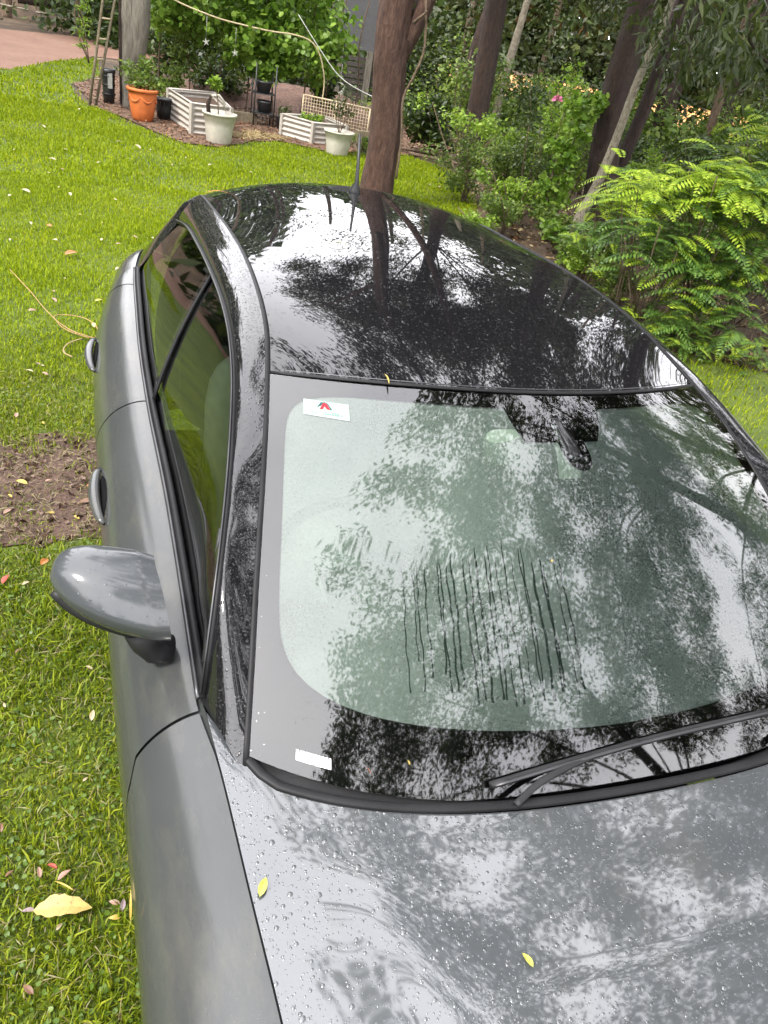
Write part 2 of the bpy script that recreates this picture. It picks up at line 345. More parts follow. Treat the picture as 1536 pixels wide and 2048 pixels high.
def poly_sheet(name, pts, z, material, jit=.0, sub=.5, kind='structure', smooth=False):
    out = []
    P = [np.array(p, float) for p in pts]
    for i in range(len(P)):
        a, b = P[i], P[(i+1) % len(P)]; k = max(1, int(np.linalg.norm(b-a)/sub))
        for j in range(k):
            p = a+(b-a)*j/k
            if jit and np.linalg.norm(p) < 40: p = p+(rng.random(2)-.5)*jit
            out.append((p[0], p[1], z))
    import mathutils
    tris = mathutils.geometry.tessellate_polygon([[Vector(p) for p in out]])
    tris = [t if (Vector(out[t[1]])-Vector(out[t[0]])).cross(Vector(out[t[2]])-Vector(out[t[0]])).z > 0 else t[::-1] for t in tris]
    return obj(name, out, tris, material, None, False, kind=kind)
def inside(poly, x, y):
    c = np.zeros(len(x), bool); n = len(poly); j = n-1
    for i in range(n):
        xi, yi = poly[i]; xj, yj = poly[j]
        k = ((yi > y) != (yj > y)) & (x < (xj-xi)*(y-yi)/(yj-yi+1e-12)+xi); c ^= k; j = i
    return c

# ------------------------------------------------------------------ ground
def big_sheet(name, r, z, material):
    return obj(name, [(-r, -r, z), (r, -r, z), (r, r, z), (-r, r, z)], [(0, 1, 2, 3)], material, None, False, kind='structure')
big_sheet('forest_floor', 220, -.012, M['litter'])
LAWN = [(-30, -30), (30, -30), (30, 2.5), (8, 3.2), (5.2, 3.7), (4.0, 4.3), (3.4, 4.6), (3.2, 5.4), (2.95, 6.5), (2.95, 7.4), (3.5, 8.4), (4.1, 9.7), (4.6, 11.8), (4.2, 12.8), (3.3, 12.6), (2.7, 12.1), (2.3, 12.25), (1.9, 12.6), (1.35, 12.2), (.8, 11.3), (.3, 11.3), (.0, 11.7), (-.45, 12.7), (-1.0, 13.8), (-1.3, 15.8), (-.8, 17.5), (-.75, 21), (-1.7, 19.1), (-2.4, 16.9), (-3.2, 16.2), (-30, 15.5)]
poly_sheet('lawn', LAWN, -.006, M['lawn'], .12, .35)
DRIVE = [(-30, 15.3), (-3.2, 16.0), (-2.3, 16.7), (-1.6, 19.0), (-.8, 21.2), (1, 22), (6, 24), (6, 28), (1, 27), (-1, 26), (-3, 24.5), (-30, 24)]
poly_sheet('dirt_path', DRIVE, .000, M['red_dirt'], .15, .5)
MUD = [(-2.6, 2.1), (-1.9, 1.95), (-1.4, 2.02), (-1.15, 1.95), (-.95, 2.02), (-.3, 2.0), (-.3, 2.9), (-.9, 2.86), (-1.1, 2.93), (-1.35, 2.84), (-1.8, 2.95), (-2.6, 2.8)]
poly_sheet('mud_patch', MUD, .002, M['mud'], .07, .06)
MULCH = [(-.9, 13.6), (-1.2, 15.9), (-.6, 18), (6, 19), (6, 14.5), (4.5, 13.0), (3.3, 12.7), (2.7, 12.2), (2.3, 12.35), (1.9, 12.7), (1.35, 12.3), (.8, 11.4), (.3, 11.4), (.05, 11.8), (-.35, 12.7)]
poly_sheet('mulch_bed', MULCH, .006, M['mulch'], .12, .3)
poly_sheet('orange_clearing', [(10.5, 26), (14, 23), (19, 22), (26, 24), (45, 36), (45, 50), (18, 50), (11, 36)], -.004, M['orange_field'], .4, 1.2)
# soil bank behind the garden
def bank_mesh(x0, x1, y0, y1, h):
    nx, ny = 60, 14; P = np.zeros((nx, ny, 3))
    for i in range(nx):
        for j in range(ny):
            u, v = i/(nx-1), j/(ny-1); x = x0+(x1-x0)*u; y = y0+(y1-y0)*v
            P[i, j] = (x, y, h*math.sin(PI*min(1, v*1.2)*.5)*min(1, 6*u, 6*(1-u))*(1-.35*max(0, v-.6))+.05*rng.random()-.06)
    return grid(P)
v_, f__ = bank_mesh(.2, 5.0, 15.8, 18.2, .42); obj('soil_bank', v_, f__, M['bank'], kind='structure')
v_, f__ = bank_mesh(-16, 3, 29, 33, .7); obj('earth_bank', v_, f__, M['litter'], kind='structure')

# ------------------------------------------------------------------ grass
def blades(name, n, region, ln, wd, material, fade=None, dens=None, z=0, lean=.9, kind='stuff'):
    x = rng.uniform(region[0], region[1], n); y = rng.uniform(region[2], region[3], n)
    k = inside(LAWN, x+rng.normal(size=n)*.045, y+rng.normal(size=n)*.045) & ~((np.abs(x) < .80) & (y > -1.0) & (y < 2.75))
    mud = inside(MUD, x+rng.normal(size=n)*.03, y+.05*np.sin(x*23)+.03*np.sin(x*51+y*33)+rng.normal(size=n)*.045); k &= ~(mud & (rng.random(n) < .95-.25*(np.sin(x*9)*np.sin(y*11+x*3) > .55)))
    k &= ~(inside(DRIVE, x, y))
    cl = np.sin(x*3.1+1.3*np.sin(y*2.3))*np.sin(y*2.7+1.1*np.sin(x*1.9)); k &= rng.random(n) < .85+.15*cl
    if fade:
        q = np.clip((y-fade[0])/(fade[1]-fade[0]), 0, 1); k &= rng.random(n) < (q if fade[2] > 0 else 1-q)
    x = x[k]; y = y[k]; n = len(x)
    az = rng.uniform(0, 2*PI, n); L_ = ln*(.5+rng.random(n))*(1+.35*cl[k]); Wd = wd*(.7+.6*rng.random(n)); le = lean*rng.random(n)
    dx = np.cos(az); dy = np.sin(az)
    base = np.stack([x, y, np.full(n, z-.004)], 1); side = np.stack([-dy, dx, np.zeros(n)], 1)*Wd[:, None]*.5
    mid = base+np.stack([dx*le*.35*L_, dy*le*.35*L_, L_*.62*(1-.3*le)], 1)
    tip = base+np.stack([dx*le*L_, dy*le*L_, L_*(1-.55*le)], 1)
    V = np.stack([base-side, base+side, mid+side*.9, mid-side*.9, tip], 1).reshape(-1, 3)
    i = np.arange(n)*5
    F = np.concatenate([np.stack([i, i+1, i+2, i+3], 1), np.stack([i+3, i+2, i+4, i+4], 1)])
    # tip triangles separately (no degenerate quads)
    Fq = np.stack([i, i+1, i+2], 1); Fr = np.stack([i, i+2, i+3], 1); Ft = np.stack([i+3, i+2, i+4], 1)
    return obj(name, V, np.concatenate([Fq, Fr, Ft]), material, None, False, kind=kind)
blades('lawn_grass', 170000, (-2.2, -.8, -.8, 4.6), .030, .0038, M['grass_near'], (2.6, 4.6, -1))
blades('lawn_grass', 14000, (-2.3, -.8, -1.0, 3.6), .055, .0050, M['grass_near'], lean=1.3)
blades('lawn_grass', 12000, (.8, 3.2, -1.2, 4.6), .04, .006, M['grass_near'])
blades('lawn_grass', 150000, (-2.6, .9, 2.4, 8.5), .034, .0055, M['grass'], (2.4, 4.4, 1))
blades('lawn_grass', 26000, (.9, 5.2, 2.6, 8.5), .045, .008, M['grass'])
blades('lawn_grass', 110000, (-3.2, 5.0, 8.3, 13.5), .042, .010, M['grass'])
blades('lawn_grass', 22000, (-5.5, -.6, 13, 21.5), .05, .02, M['grass'])
def clover(n, region, size, material):
    x = rng.uniform(region[0], region[1], n); y = rng.uniform(region[2], region[3], n)
    cl = np.sin(x*7+2*np.sin(y*5))*np.sin(y*6+1.5*np.sin(x*4)); k = (rng.random(n) < .45+.5*cl) & ~inside(MUD, x, y)
    x = x[k]; y = y[k]; n = len(x); d = rng.uniform(0, 2*PI, n)
    R = np.zeros((n, 3, 3)); nn = rng.normal(size=(n, 3))*.35+np.array([0, 0, 1]); nn /= np.linalg.norm(nn, axis=1)[:, None]
    a = np.stack([np.cos(d), np.sin(d), 0*d], 1); a -= nn*(a*nn).sum(1)[:, None]; a /= np.linalg.norm(a, axis=1)[:, None]
    R[:, :, 0] = a; R[:, :, 1] = np.cross(nn, a); R[:, :, 2] = nn
    s = size*(.6+.8*rng.random(n))
    V, F = place(T_ROUND, np.stack([x, y, .008+.022*rng.random(n)], 1), R, s, s*.9)
    obj('clover', V, F, material, None, False, kind='stuff')
clover(17000, (-2.4, -.82, -1.2, 3.4), .012, M['clover'])
blades('dry_grass', 9000, (-2.4, -.8, -.8, 3.6), .045, .0022, M['dry_grass'], lean=1.6)
def strands(name, n, poly, ln, material, z=.006):
    bb = (min(p[0] for p in poly), max(p[0] for p in poly), min(p[1] for p in poly), max(p[1] for p in poly)); x = rng.uniform(bb[0], bb[1], n); y = rng.uniform(bb[2], bb[3], n); k = inside(poly, x, y); x = x[k]; y = y[k]; n = len(x)
    R = rotmats(n, None, 3.0); R[:, :, 0][:, 2] *= .25; l_ = ln*(.4+rng.random(n)); V, F = place(T_LEAF, np.stack([x, y, z+.01*rng.random(n)], 1), R, l_, np.full(n, .0028)); return obj(name, V, F, material, None, False, kind='stuff')
strands('dry_grass', 3500, MUD, .05, M['dry_grass'])
strands('dry_grass', 2500, [(-2.3, -.9), (-.85, -.9), (-.85, 3.6), (-2.3, 3.6)], .06, M['dry_grass'], .02)
# forest floor litter: loose dead leaves and low weeds under the trees
def scatter_on(name, n, poly, size, material, z=.01, aspect=.4, tpl=T_LEAF, bb=None, upz=3.0):
    bb = bb or (min(p[0] for p in poly), max(p[0] for p in poly), min(p[1] for p in poly), max(p[1] for p in poly))
    x = rng.uniform(bb[0], bb[1], n); y = rng.uniform(bb[2], bb[3], n); k = inside(poly, x, y); x = x[k]; y = y[k]; n = len(x)
    R = rotmats(n, None, upz); d = R[:, :, 0]; d[:, 2] *= .3
    ln = size*(.5+rng.random(n)); V, F = place(tpl, np.stack([x, y, z+.02*rng.random(n)], 1), R, ln, ln*aspect)
    return obj(name, V, F, material, None, False, kind='stuff')
FOREST = [(3.0, 5.0), (3.6, 4.4), (6, 3.4), (16, 3.4), (20, 22), (8, 24), (4.6, 14), (4.7, 11.5), (3.7, 8.6), (3.0, 7.3)]
scatter_on('leaf_litter', 26000, FOREST, .075, M['straw'], .0, .35)
scatter_on('leaf_litter', 16000, FOREST, .08, flat('brown litter leaf', (.07, .035, .018)), .0, .45)
scatter_on('wood_chips', 12000, MULCH, .06, flat('bark chip', (.22, .12, .075)), .004, .35)
scatter_on('wood_chips', 7000, MULCH, .06, flat('dark bark chip', (.07, .035, .024)), .004, .35)
scatter_on('soil_clods', 2600, MUD, .022, flat('soil clod', (.14, .095, .075)), -.006, .7, upz=.6)
scatter_on('soil_clods', 1500, MUD, .03, flat('dark soil clod', (.045, .027, .02)), -.006, .7, upz=.6)

# ------------------------------------------------------------------ the car
X0, Y0 = 0.0, 0.9
car = thing('parked_car', 'wet grey hatchback with a gloss black roof parked on the lawn, windscreen fogged inside', 'car', (X0, Y0, 0))
ky = [0, .15, .3, .45, .6, .75, .85, .95, 1.1, 1.3, 1.6, 1.85, 2.1, 2.3]
gx = cr1(ky, [.689, .661, .634, .605, .577, .552, .538, .531, .526, .523, .525, .531, .539, .545])
gz = cr1(ky, [.912, 1.027, 1.132, 1.224, 1.298, 1.350, 1.376, 1.395, 1.411, 1.418, 1.408, 1.392, 1.374, 1.34])
# --- windscreen surface
def ws(u, v, off=0.0):
    ye = .049+(.715-.049)*v
    C0 = np.array([0, -.11+.655*v, .921+(1.382-.921)*v+.022*4*v*(1-v)])
    E = np.array([gx(ye), ye, gz(ye)])
    a = abs(u); g = a**2.0
    if v < .5: g = g*(v/.5)+(.25*a**2+.75*a**4)*(1-v/.5) if False else g*(.4+.6*min(1, v/.5))+(.22*a**2+.78*a**4)*(.6-.6*min(1, v/.5))
    p = np.array([u*E[0], C0[1]+(E[1]-C0[1])*g, C0[2]+(E[2]-C0[2])*(g if v > .0 else g)])
    return p
def offs(fn, u, v, o):
    e = 1e-3; p = fn(u, v); a = fn(min(u+e, 1), v)-fn(max(u-e, -1), v); b = fn(u, min(v+e, 1))-fn(u, max(v-e, 0))
    n = np.cross(a, b); n /= np.linalg.norm(n)
    if n[2] < 0: n = -n
    return p+n*o
us = np.linspace(-1, 1, 61); vs = np.linspace(0, 1, 41)
P = np.array([[ws(u, v) for u in us] for v in vs]); v_, f__ = grid(P)
obj('windscreen', v_, f__, M['windscreen'], car)
# frit: black printed border just under the glass
def frit_inner(th):      # rounded rectangle in (u, v)
    c, s = math.cos(th), math.sin(th); n = 8.0
    r = (abs(c)**n+abs(s)**n)**(-1/n)
    u = r*c*.945; v = .55+r*s*.405
    if s < 0: v = .55+r*s*(.405+.015*(1-min(1, abs(u)))**.5)
    return u, min(v, .985)
ring = []; nth = 160
for i in range(nth):
    th = 2*PI*i/nth; u1, v1 = frit_inner(th)
    c, s = math.cos(th), math.sin(th); r = 1/max(abs(c), abs(s)); u0, v0 = r*c, .5+r*s*.5
    row = []
    for k in range(6):
        t = k/5; u = u1+(u0-u1)*t; v = v1+(v0-v1)*t; row.append(offs(ws, np.clip(u, -1, 1), np.clip(v, 0, 1), -.0025))
    ring.append(row)
ring.append(ring[0]); v_, f__ = grid(ring)
obj('black_border', v_, f__, flat('black glass print', (.004, .004, .004), .35), car)
P = np.array([[offs(ws, u, v, -.006) for u in np.linspace(-.985, .985, 31)] for v in np.linspace(.02, .985, 21)]); v_, f__ = grid(P)
obj('condensation', v_, f__, M['fog'], car)
# black sensor patch at the top centre
pod = []
for i in range(25):
    t = i/24; u = -.17+.42*t; lo = .955-.105*min(1, 8*t, 8*(1-t))**.7
    pod.append([offs(ws, u, lo+(.99-lo)*k/4, -.0035) for k in range(5)])
v_, f__ = grid(pod); obj('sensor_patch', v_, f__, flat('black print', (.004, .004, .004), .4), car)
# drip tracks through the condensation
trk = flat('clear drip track', (.02, .03, .026), .2)
base_u = np.linspace(-.60, -.10, 23)
for i, bu in enumerate(base_u):
    bu = bu+rng.uniform(-.012, .012); mid = 1-abs(i-14)/15
    v1 = .47+.07*mid*rng.random()+.04*mid; v0 = .20+.10*(1-mid)*rng.random()-.03*rng.random(); ph = rng.random()*9
    wd = (.0009+.0026*mid*rng.random()); rows = []
    for k in range(24):
        t = k/23; v = v1+(v0-v1)*t; u = bu+.0022*math.sin(ph+t*9)+.0016*math.sin(ph*2+t*27)+.010*t*(bu+.2)
        p = offs(ws, u, v, -.0045); ww = wd*min(1, t*5+.3)*(1+.5*(k == 23)); rows.append([p-np.array([ww, 0, 0]), p+np.array([ww, 0, 0])])
    v_, f__ = grid(rows); obj('drip_track', v_, f__, trk, car)
# stickers
def ws_sheet(u0, u1, v0, v1, o, nu=6, nv=4): return grid([[offs(ws, u0+(u1-u0)*i/nu, v0+(v1-v0)*j/nv, o) for i in range(nu+1)] for j in range(nv+1)])
v_, f__ = ws_sheet(-.885, -.735, .862, .918, -.0015); st = obj('service_sticker', v_, f__, flat('mint sticker', (.34, .47, .41), .4), car); st['label'] = 'mint rectangular sticker with a red and dark peaked emblem and faint print'
tri = [offs(ws, u, v, .0006) for u, v in ((-0.8331, 0.8860), (-0.8194, 0.9100), (-0.8087, 0.9084), (-0.7975, 0.8884), (-0.8087, 0.8884), (-0.8163, 0.8996), (-0.8213, 0.8868))]
obj('red_emblem', tri, [(0, 1, 5, 6), (1, 2, 5), (2, 3, 4, 5)], flat('red print', (.45, .02, .03), .4), st, False)
tri = [offs(ws, u, v, .0004) for u, v in ((-0.8412, 0.8916), (-0.8287, 0.9108), (-0.8131, 0.9140), (-0.8037, 0.9092), (-0.7894, 0.8884), (-0.7975, 0.8884), (-0.8131, 0.9108), (-0.8256, 0.9020))]
obj('dark_emblem', tri, [(0, 1, 7), (1, 2, 6, 7), (2, 3, 6), (3, 4, 5, 6)], flat('dark teal print', (.03, .07, .08), .4), st, False)
parts = []; uu = -.858
while uu < -.757:
    wdt = random.uniform(.002, .005); parts.append(ws_sheet(uu, uu+wdt, .870, .876+random.choice((0, .0, .003)), .0005, 1, 1)); uu += wdt+random.choice((.002, .002, .002, .006))
v_, f__ = join(parts); obj('faint_print', v_, f__, flat('grey green print', (.16, .24, .22), .5), st, False)
# white barcode label at the lower driver corner
v_, f__ = ws_sheet(-.893, -.812, .026, .046, .0015); bc = obj('barcode_label', v_, f__, flat('white label', (.85, .85, .85), .4), car); bc['label'] = 'small white label with broken dark vertical strokes'
parts = []; uu = -.892
while uu < -.815:
    wdt = random.uniform(.0012, .0030); a = random.random(); lo, hi = (.0405, .0465) if a < .45 else ((.0255, .030) if a < .85 else (.0255, .0465))
    parts.append(ws_sheet(uu, uu+wdt, lo, hi, .0022, 1, 1)); uu += wdt+random.uniform(.002, .008)
v_, f__ = join(parts); obj('barcode_strokes', v_, f__, M['rubber'], bc, False)

# --- roof
def roof(u, v):
    ye = .722+(2.12-.722)*v; yc = .556+(2.22-.556)*v
    zc = 1.387+.095*math.sin(min(1, v*1.0)*PI*.62)**1.0-.038*v
    E = np.array([gx(ye), ye, gz(ye)]); g = abs(u)**2.2
    return np.array([u*E[0]*.993, yc+(E[1]-yc)*abs(u)**2, zc+(E[2]-zc)*g])
P = np.array([[roof(u, v) for u in np.linspace(-1, 1, 49)] for v in np.linspace(0, 1, 61)]); v_, f__ = grid(P); rf = obj('roof', v_, f__, M['roof_paint'], car)
sp = []
for k in range(9):       # rear spoiler roll down and tailgate glass
    t = k/8; row = []
    for u in np.linspace(-1, 1, 31):
        p = roof(u, 1.0); row.append(p+np.array([0, .10*math.sin(t*PI/2), -.075*(1-math.cos(t*PI/2))]))
    sp.append(row)
v_, f__ = grid(sp); obj('roof_spoiler', v_, f__, M['black_paint'], car)
tg = []
for k in range(9):
    t = k/8; row = []
    for u in np.linspace(-1, 1, 31):
        a = roof(u, 1.0)+np.array([0, .09, -.08]); b = np.array([u*.60, 2.72-.10*u*u, 1.0]); row.append(a+(b-a)*t)
    tg.append(row)
v_, f__ = grid(tg); obj('rear_window', v_, f__, M['side_glass'], car)
# seam between windscreen and roof, roof grooves
seam = [roof(u, 0)+np.array([0, -.004, -.001]) for u in np.linspace(-1, 1, 41)]
v_, f__ = tube(seam, .0060, 8, flat=.5); obj('seam_strip', v_, f__, M['rubber'], car)
seam2 = [roof(u, 0)+np.array([0, .008, .001]) for u in np.linspace(-.99, .99, 41)]
v_, f__ = tube(seam2, .0013, 6); obj('seam_trim', v_, f__, M['trim_metal'], car)
def sx(p, s): return np.array([p[0]*s, p[1], p[2]])
def G(y): return np.array([-gx(y), y, gz(y)])
# top edge of the side windows
Ts = cr1([.165, .235, .40, .58, .74, .90, 1.09, 1.33, 1.63, 1.95, 2.16], [-.737, -.716, -.678, -.645, -.622, -.608, -.601, -.600, -.602, -.606, -.615])
Tz = cr1([.165, .235, .40, .58, .74, .90, 1.09, 1.33, 1.63, 1.95, 2.16], [.966, 1.085, 1.195, 1.265, 1.313, 1.340, 1.352, 1.350, 1.335, 1.305, 1.265])
def T(y): return np.array([Ts(y), y, Tz(y)])
Bx = cr1([-.1, .2, .4, .74, 1.2, 1.5, 1.78, 2.14, 2.4], [-.728, -.735, -.738, -.745, -.762, -.767, -.764, -.754, -.73])
Bz = cr1([-.1, .2, .4, .74, 1.2, 1.5, 1.78, 2.14, 2.4], [.945, .968, .986, 1.01, 1.03, 1.05, 1.07, 1.092, 1.10])
def B(y): return np.array([Bx(y), y, Bz(y)])
def rail(s, t, sg):
    yT = .165+(2.16-.165)*s; yG = .03+(2.14-.03)*s; a = G(yG)*1.0; b = T(yT)
    a = a+np.array([-.008, 0, .001]); mid = (a+b)/2; out = np.array([-.024, 0, .028])*(1-.3*s)
    c1 = a+(b-a)*.45+np.array([-.012, 0, .016]); c2 = b+np.array([-.002, 0, .022])
    p = (1-t)**3*a+3*t*(1-t)**2*c1+3*t*t*(1-t)*c2+t**3*b
    return sx(p, -sg)
for sg in (-1, 1):
    P = np.array([[rail(s, t, sg) for t in np.linspace(0, 1, 13)] for s in np.linspace(0, 1, 71)]); v_, f__ = grid(P)
    obj('roof_rail', v_, f__, M['black_paint'], car)
    gr = [sx(G(y)+np.array([-.003, 0, -.001]), -sg) for y in np.linspace(.03, 2.14, 60)]
    v_, f__ = tube(gr, .0065, 8, flat=.6); obj('roof_groove_seal', v_, f__, M['rubber'], car)
    for off, r, mm, nm in ((np.array([-.003, 0, .001]), .0055, 'rubber', 'window_seal'), (np.array([-.009, 0, .007]), .0020, 'trim_metal', 'window_trim')):
        tt = [sx(T(y)+off, -sg) for y in np.linspace(.17, 2.16, 60)]
        v_, f__ = tube(tt, r, 8); obj(nm, v_, f__, M[mm], car)
    for off, r, mm, nm in ((np.array([-.002, 0, .004]), .0085, 'rubber', 'belt_seal'), (np.array([-.014, 0, .003]), .0045, 'trim_metal', 'belt_trim')):
        tt = [sx(B(y)+off, -sg) for y in np.linspace(.17, 2.14, 60)]
        v_, f__ = tube(tt, r, 8); obj(nm, v_, f__, M[mm], car)
    # side glass, divided by the pillar
    def sg_pt(s, t, y0b, y1b, y0t, y1t):
        yb = y0b+(y1b-y0b)*s; yt = y0t+(y1t-y0t)*s; a = B(yb)+np.array([.006, 0, 0]); b = T(yt)+np.array([.004, 0, 0]); p = a+(b-a)*t
        return sx(p+np.array([-.014*4*t*(1-t), 0, 0])*min(1, s*6 if y0b < .3 else 1), -sg)
    for nm, q in (('front_side_window', (.20, 1.19, .17, 1.33)), ('rear_side_window', (1.235, 2.10, 1.375, 2.12))):
        P = np.array([[sg_pt(s, t, *q) for t in np.linspace(0, 1, 9)] for s in np.linspace(0, 1, 31)]); v_, f__ = grid(P); obj(nm, v_, f__, M['side_glass'], car)
    P = np.array([[sx(np.array(sg_pt(s, t, 1.18, 1.245, 1.32, 1.385))*np.array([-sg, 1, 1])+np.array([-.003, 0, 0]), -sg) for t in np.linspace(0, 1, 9)] for s in np.linspace(0, 1, 5)]); v_, f__ = grid(P); obj('centre_pillar', v_, f__, M['black_gloss'], car)
    pl = [sx(B(1.185)*(1-t)+T(1.325)*t+np.array([-.014*4*t*(1-t)-.002, 0, 0]), -sg) for t in np.linspace(0, 1, 9)]
    v_, f__ = tube(pl, .005, 6); obj('pillar_seal', v_, f__, M['rubber'], car)
    # mirror quarter light post
    ql = [sx(np.array([-.730, .235, .99])+(np.array([-.690, .40, 1.165])-np.array([-.730, .235, .99]))*t, -sg) for t in np.linspace(0, 1, 6)]
    v_, f__ = tube(ql, [.006, .007, .008, .007, .006, .004], 8); obj('quarter_seal', v_, f__, M['trim_metal'], car)

# --- body sides
st_y = [-1.10, -.85, -.6, -.34, -.17, 0, .15, .43, .8, 1.2, 1.6, 1.9, 2.17, 2.45, 2.63]
xb = cr1(st_y, [.60, .645, .675, .691, .708, .722, .738, .740, .748, .762, .767, .762, .752, .695, .60])
zb = cr1(st_y, [.74, .80, .85, .888, .916, .935, .958, .985, 1.010, 1.030, 1.055, 1.075, 1.092, 1.08, 1.0])
xw = cr1(st_y, [.74, .81, .845, .858, .862, .868, .876, .889, .900, .910, .915, .908, .868, .800, .68])
zw = cr1(st_y, [.55, .62, .68, .715, .745, .775, .80, .84, .855, .86, .87, .88, .90, .92, .90])
def side(y, t):
    b = np.array([-xb(y)-.012+.0105*min(1, max(0, (.16-y)/.1)), y, zb(y)-.003]); w0 = np.array([-xw(y), y, zw(y)])
    if t < .5:
        q = t/.5; c1 = b+np.array([-(xw(y)-xb(y))*.50, 0, -.004]); c2 = w0+np.array([-.004, 0, (zb(y)-zw(y))*.52])
        return (1-q)**3*b+3*q*(1-q)**2*c1+3*q*q*(1-q)*c2+q**3*w0
    q = (t-.5)/.5; bot = .24
    for yc in (-.47, 2.05):
        if abs(y-yc) < .36: bot = max(bot, .30+math.sqrt(.36**2-(y-yc)**2))
    e = np.array([-xw(y)+.05, y, bot]); c1 = w0+np.array([-.008, 0, -.16]); c2 = e+np.array([-.02, 0, .15])
    return (1-q)**3*w0+3*q*(1-q)**2*c1+3*q*q*(1-q)*c2+q**3*e
def front_cut(t):      # shut line between front door and fender, leaning forwards with a small step
    return .150-.03*t*2 if t < .34 else (.118 if t < .36 else .108-.22*(t-.36))
def mid_cut(t): return 1.205+.05*t
def rear_cut(t): return 2.00+.10*math.sin(min(1, t*1.6)*PI*.5) if t < .6 else 2.10-.9*(t-.6)
def patch(fa, fb, gap_a, gap_b, n, sg, nt_=33):
    P = []
    for i in range(n+1):
        row = []
        for j in range(nt_):
            t = j/(nt_-1); a = fa(t)+gap_a; b = fb(t)-gap_b; row.append(sx(side(a+(b-a)*i/n, t), -sg))
        P.append(row)
    return grid(P)
for sg in (-1, 1):
    fd = obj('front_fender', *patch(lambda t: -1.10, front_cut, 0, .003, 46, sg), M['side_paint'], car)
    d1 = obj('front_door', *patch(front_cut, mid_cut, .003, .003, 30, sg), M['side_paint'], car)
    d2 = obj('rear_door', *patch(mid_cut, rear_cut, .003, .003, 26, sg), M['side_paint'], car)
    obj('rear_quarter_panel', *patch(rear_cut, lambda t: 2.63, .003, 0, 24, sg), M['side_paint'], car)
    # dark shell behind the shut lines
    P = [[sx(side(y, t)+np.array([.012, 0, -.006]), -sg) for t in np.linspace(0, .95, 14)] for y in np.linspace(-1.05, 2.6, 70)]
    v_, f__ = grid(P); obj('inner_shell', v_, f__, M['interior'], car)
    # handles
    for dr, y0, y1 in ((d1, .80, 1.04), (d2, 1.60, 1.84)):
        ym = (y0+y1)/2; zt = .35
        rows = []; 
        for k in range(15):
            t = k/14; y = y0+(y1-y0)*t; p = side(y, .40); o = .019*math.sin(PI*t)**.5
            rows.append(sx(p+np.array([-o, 0, .006+.3*o*.3]), -sg))
        v_, f__ = tube(rows, [.006+.008*math.sin(PI*k/14)**.6 for k in range(15)], 12, flat=.75); h_ = obj('door_handle', v_, f__, M['side_paint'], dr)
        V = []; N = 20
        c0 = sx(side(ym, .385)+np.array([-.0025, 0, .0]), -sg); V.append(c0)
        for k in range(N):
            a = 2*PI*k/N; V.append(sx(side(ym+.080*math.cos(a), .395+.06*math.sin(a))+np.array([-.0020, 0, .001]), -sg))
        obj('handle_cup_shade', V, [(0, 1+k, 1+(k+1) % N) for k in range(N)], M['cup_shade'], dr)  # flat black disc on the door skin, paints the shade inside the cup
    # wheels
    for yc in (-.47, 2.05):
        V, F = [], []; prof = [(.21, -.10), (.27, -.105), (.305, -.09), (.315, -.05), (.318, 0), (.315, .05), (.305, .09), (.27, .105), (.21, .10), (.20, .06)]
        seg = 40
        for k in range(seg):
            a = 2*PI*k/seg
            for r, o in prof: V.append((sg*(.775+o), yc+r*math.cos(a), .318+r*math.sin(a)))
        m_ = len(prof); F = [(k*m_+j, k*m_+j+1, ((k+1) % seg)*m_+j+1, ((k+1) % seg)*m_+j) for k in range(seg) for j in range(m_-1)]
        ty = obj('tyre', V, F, M['tyre'], car)
        prt = []
        for k in range(5):
            a = 2*PI*k/5
            prt.append(tube([(sg*.865, yc+.03*math.cos(a), .318+.03*math.sin(a)), (sg*.858, yc+.20*math.cos(a), .318+.20*math.sin(a))], [.028, .02], 8))
        V = [(sg*.855, yc+r*math.cos(2*PI*k/40), .318+r*math.sin(2*PI*k/40)) for r in (.19, .215) for k in range(40)]
        prt.append((V, [(k, (k+1) % 40, 40+(k+1) % 40, 40+k) for k in range(40)])); prt.append(tube([(sg*.87, yc, .318), (sg*.70, yc, .318)], [.04, .04], 12))
        v_, f__ = join(prt); obj('rim', v_, f__, M['alloy'], ty)
for sg in (-1, 1):
    # rear pillar between window, spoiler and tail
    E1 = [B(2.12), (B(2.12)+T(2.16))/2, T(2.16), (T(2.16)+G(2.14))/2+np.array([-.006, 0, .012]), G(2.14)]
    E2 = [np.array([-.60, 2.63, 1.0]), np.array([-.59, 2.50, 1.10]), np.array([-.57, 2.38, 1.20]), np.array([-.55, 2.28, 1.27]), np.array([-.53, 2.21, 1.30])]
    P = []
    for i_, (a, b) in enumerate(zip(smooth_path(E1, 13), smooth_path(E2, 13))):
        row = []
        for t in np.linspace(0, 1, 13):
            p = np.array(a)+(b-a)*t+np.array([-.03, 0, .01])*4*t*(1-t); y_ = 2.12+.51*t; e = np.array([-xb(y_)-.006, y_, zb(y_)-.001]); a0, b0 = smooth_path(E1, 13)[0], smooth_path(E2, 13)[0]
            p0 = a0+(b0-a0)*t+np.array([-.03, 0, .01])*4*t*(1-t); row.append(sx(p+(e-p0)*(1-i_/12)**1.6, -sg))
        P.append(row)
    v_, f__ = grid(P); obj('rear_pillar', v_, f__, M['black_paint'], car)


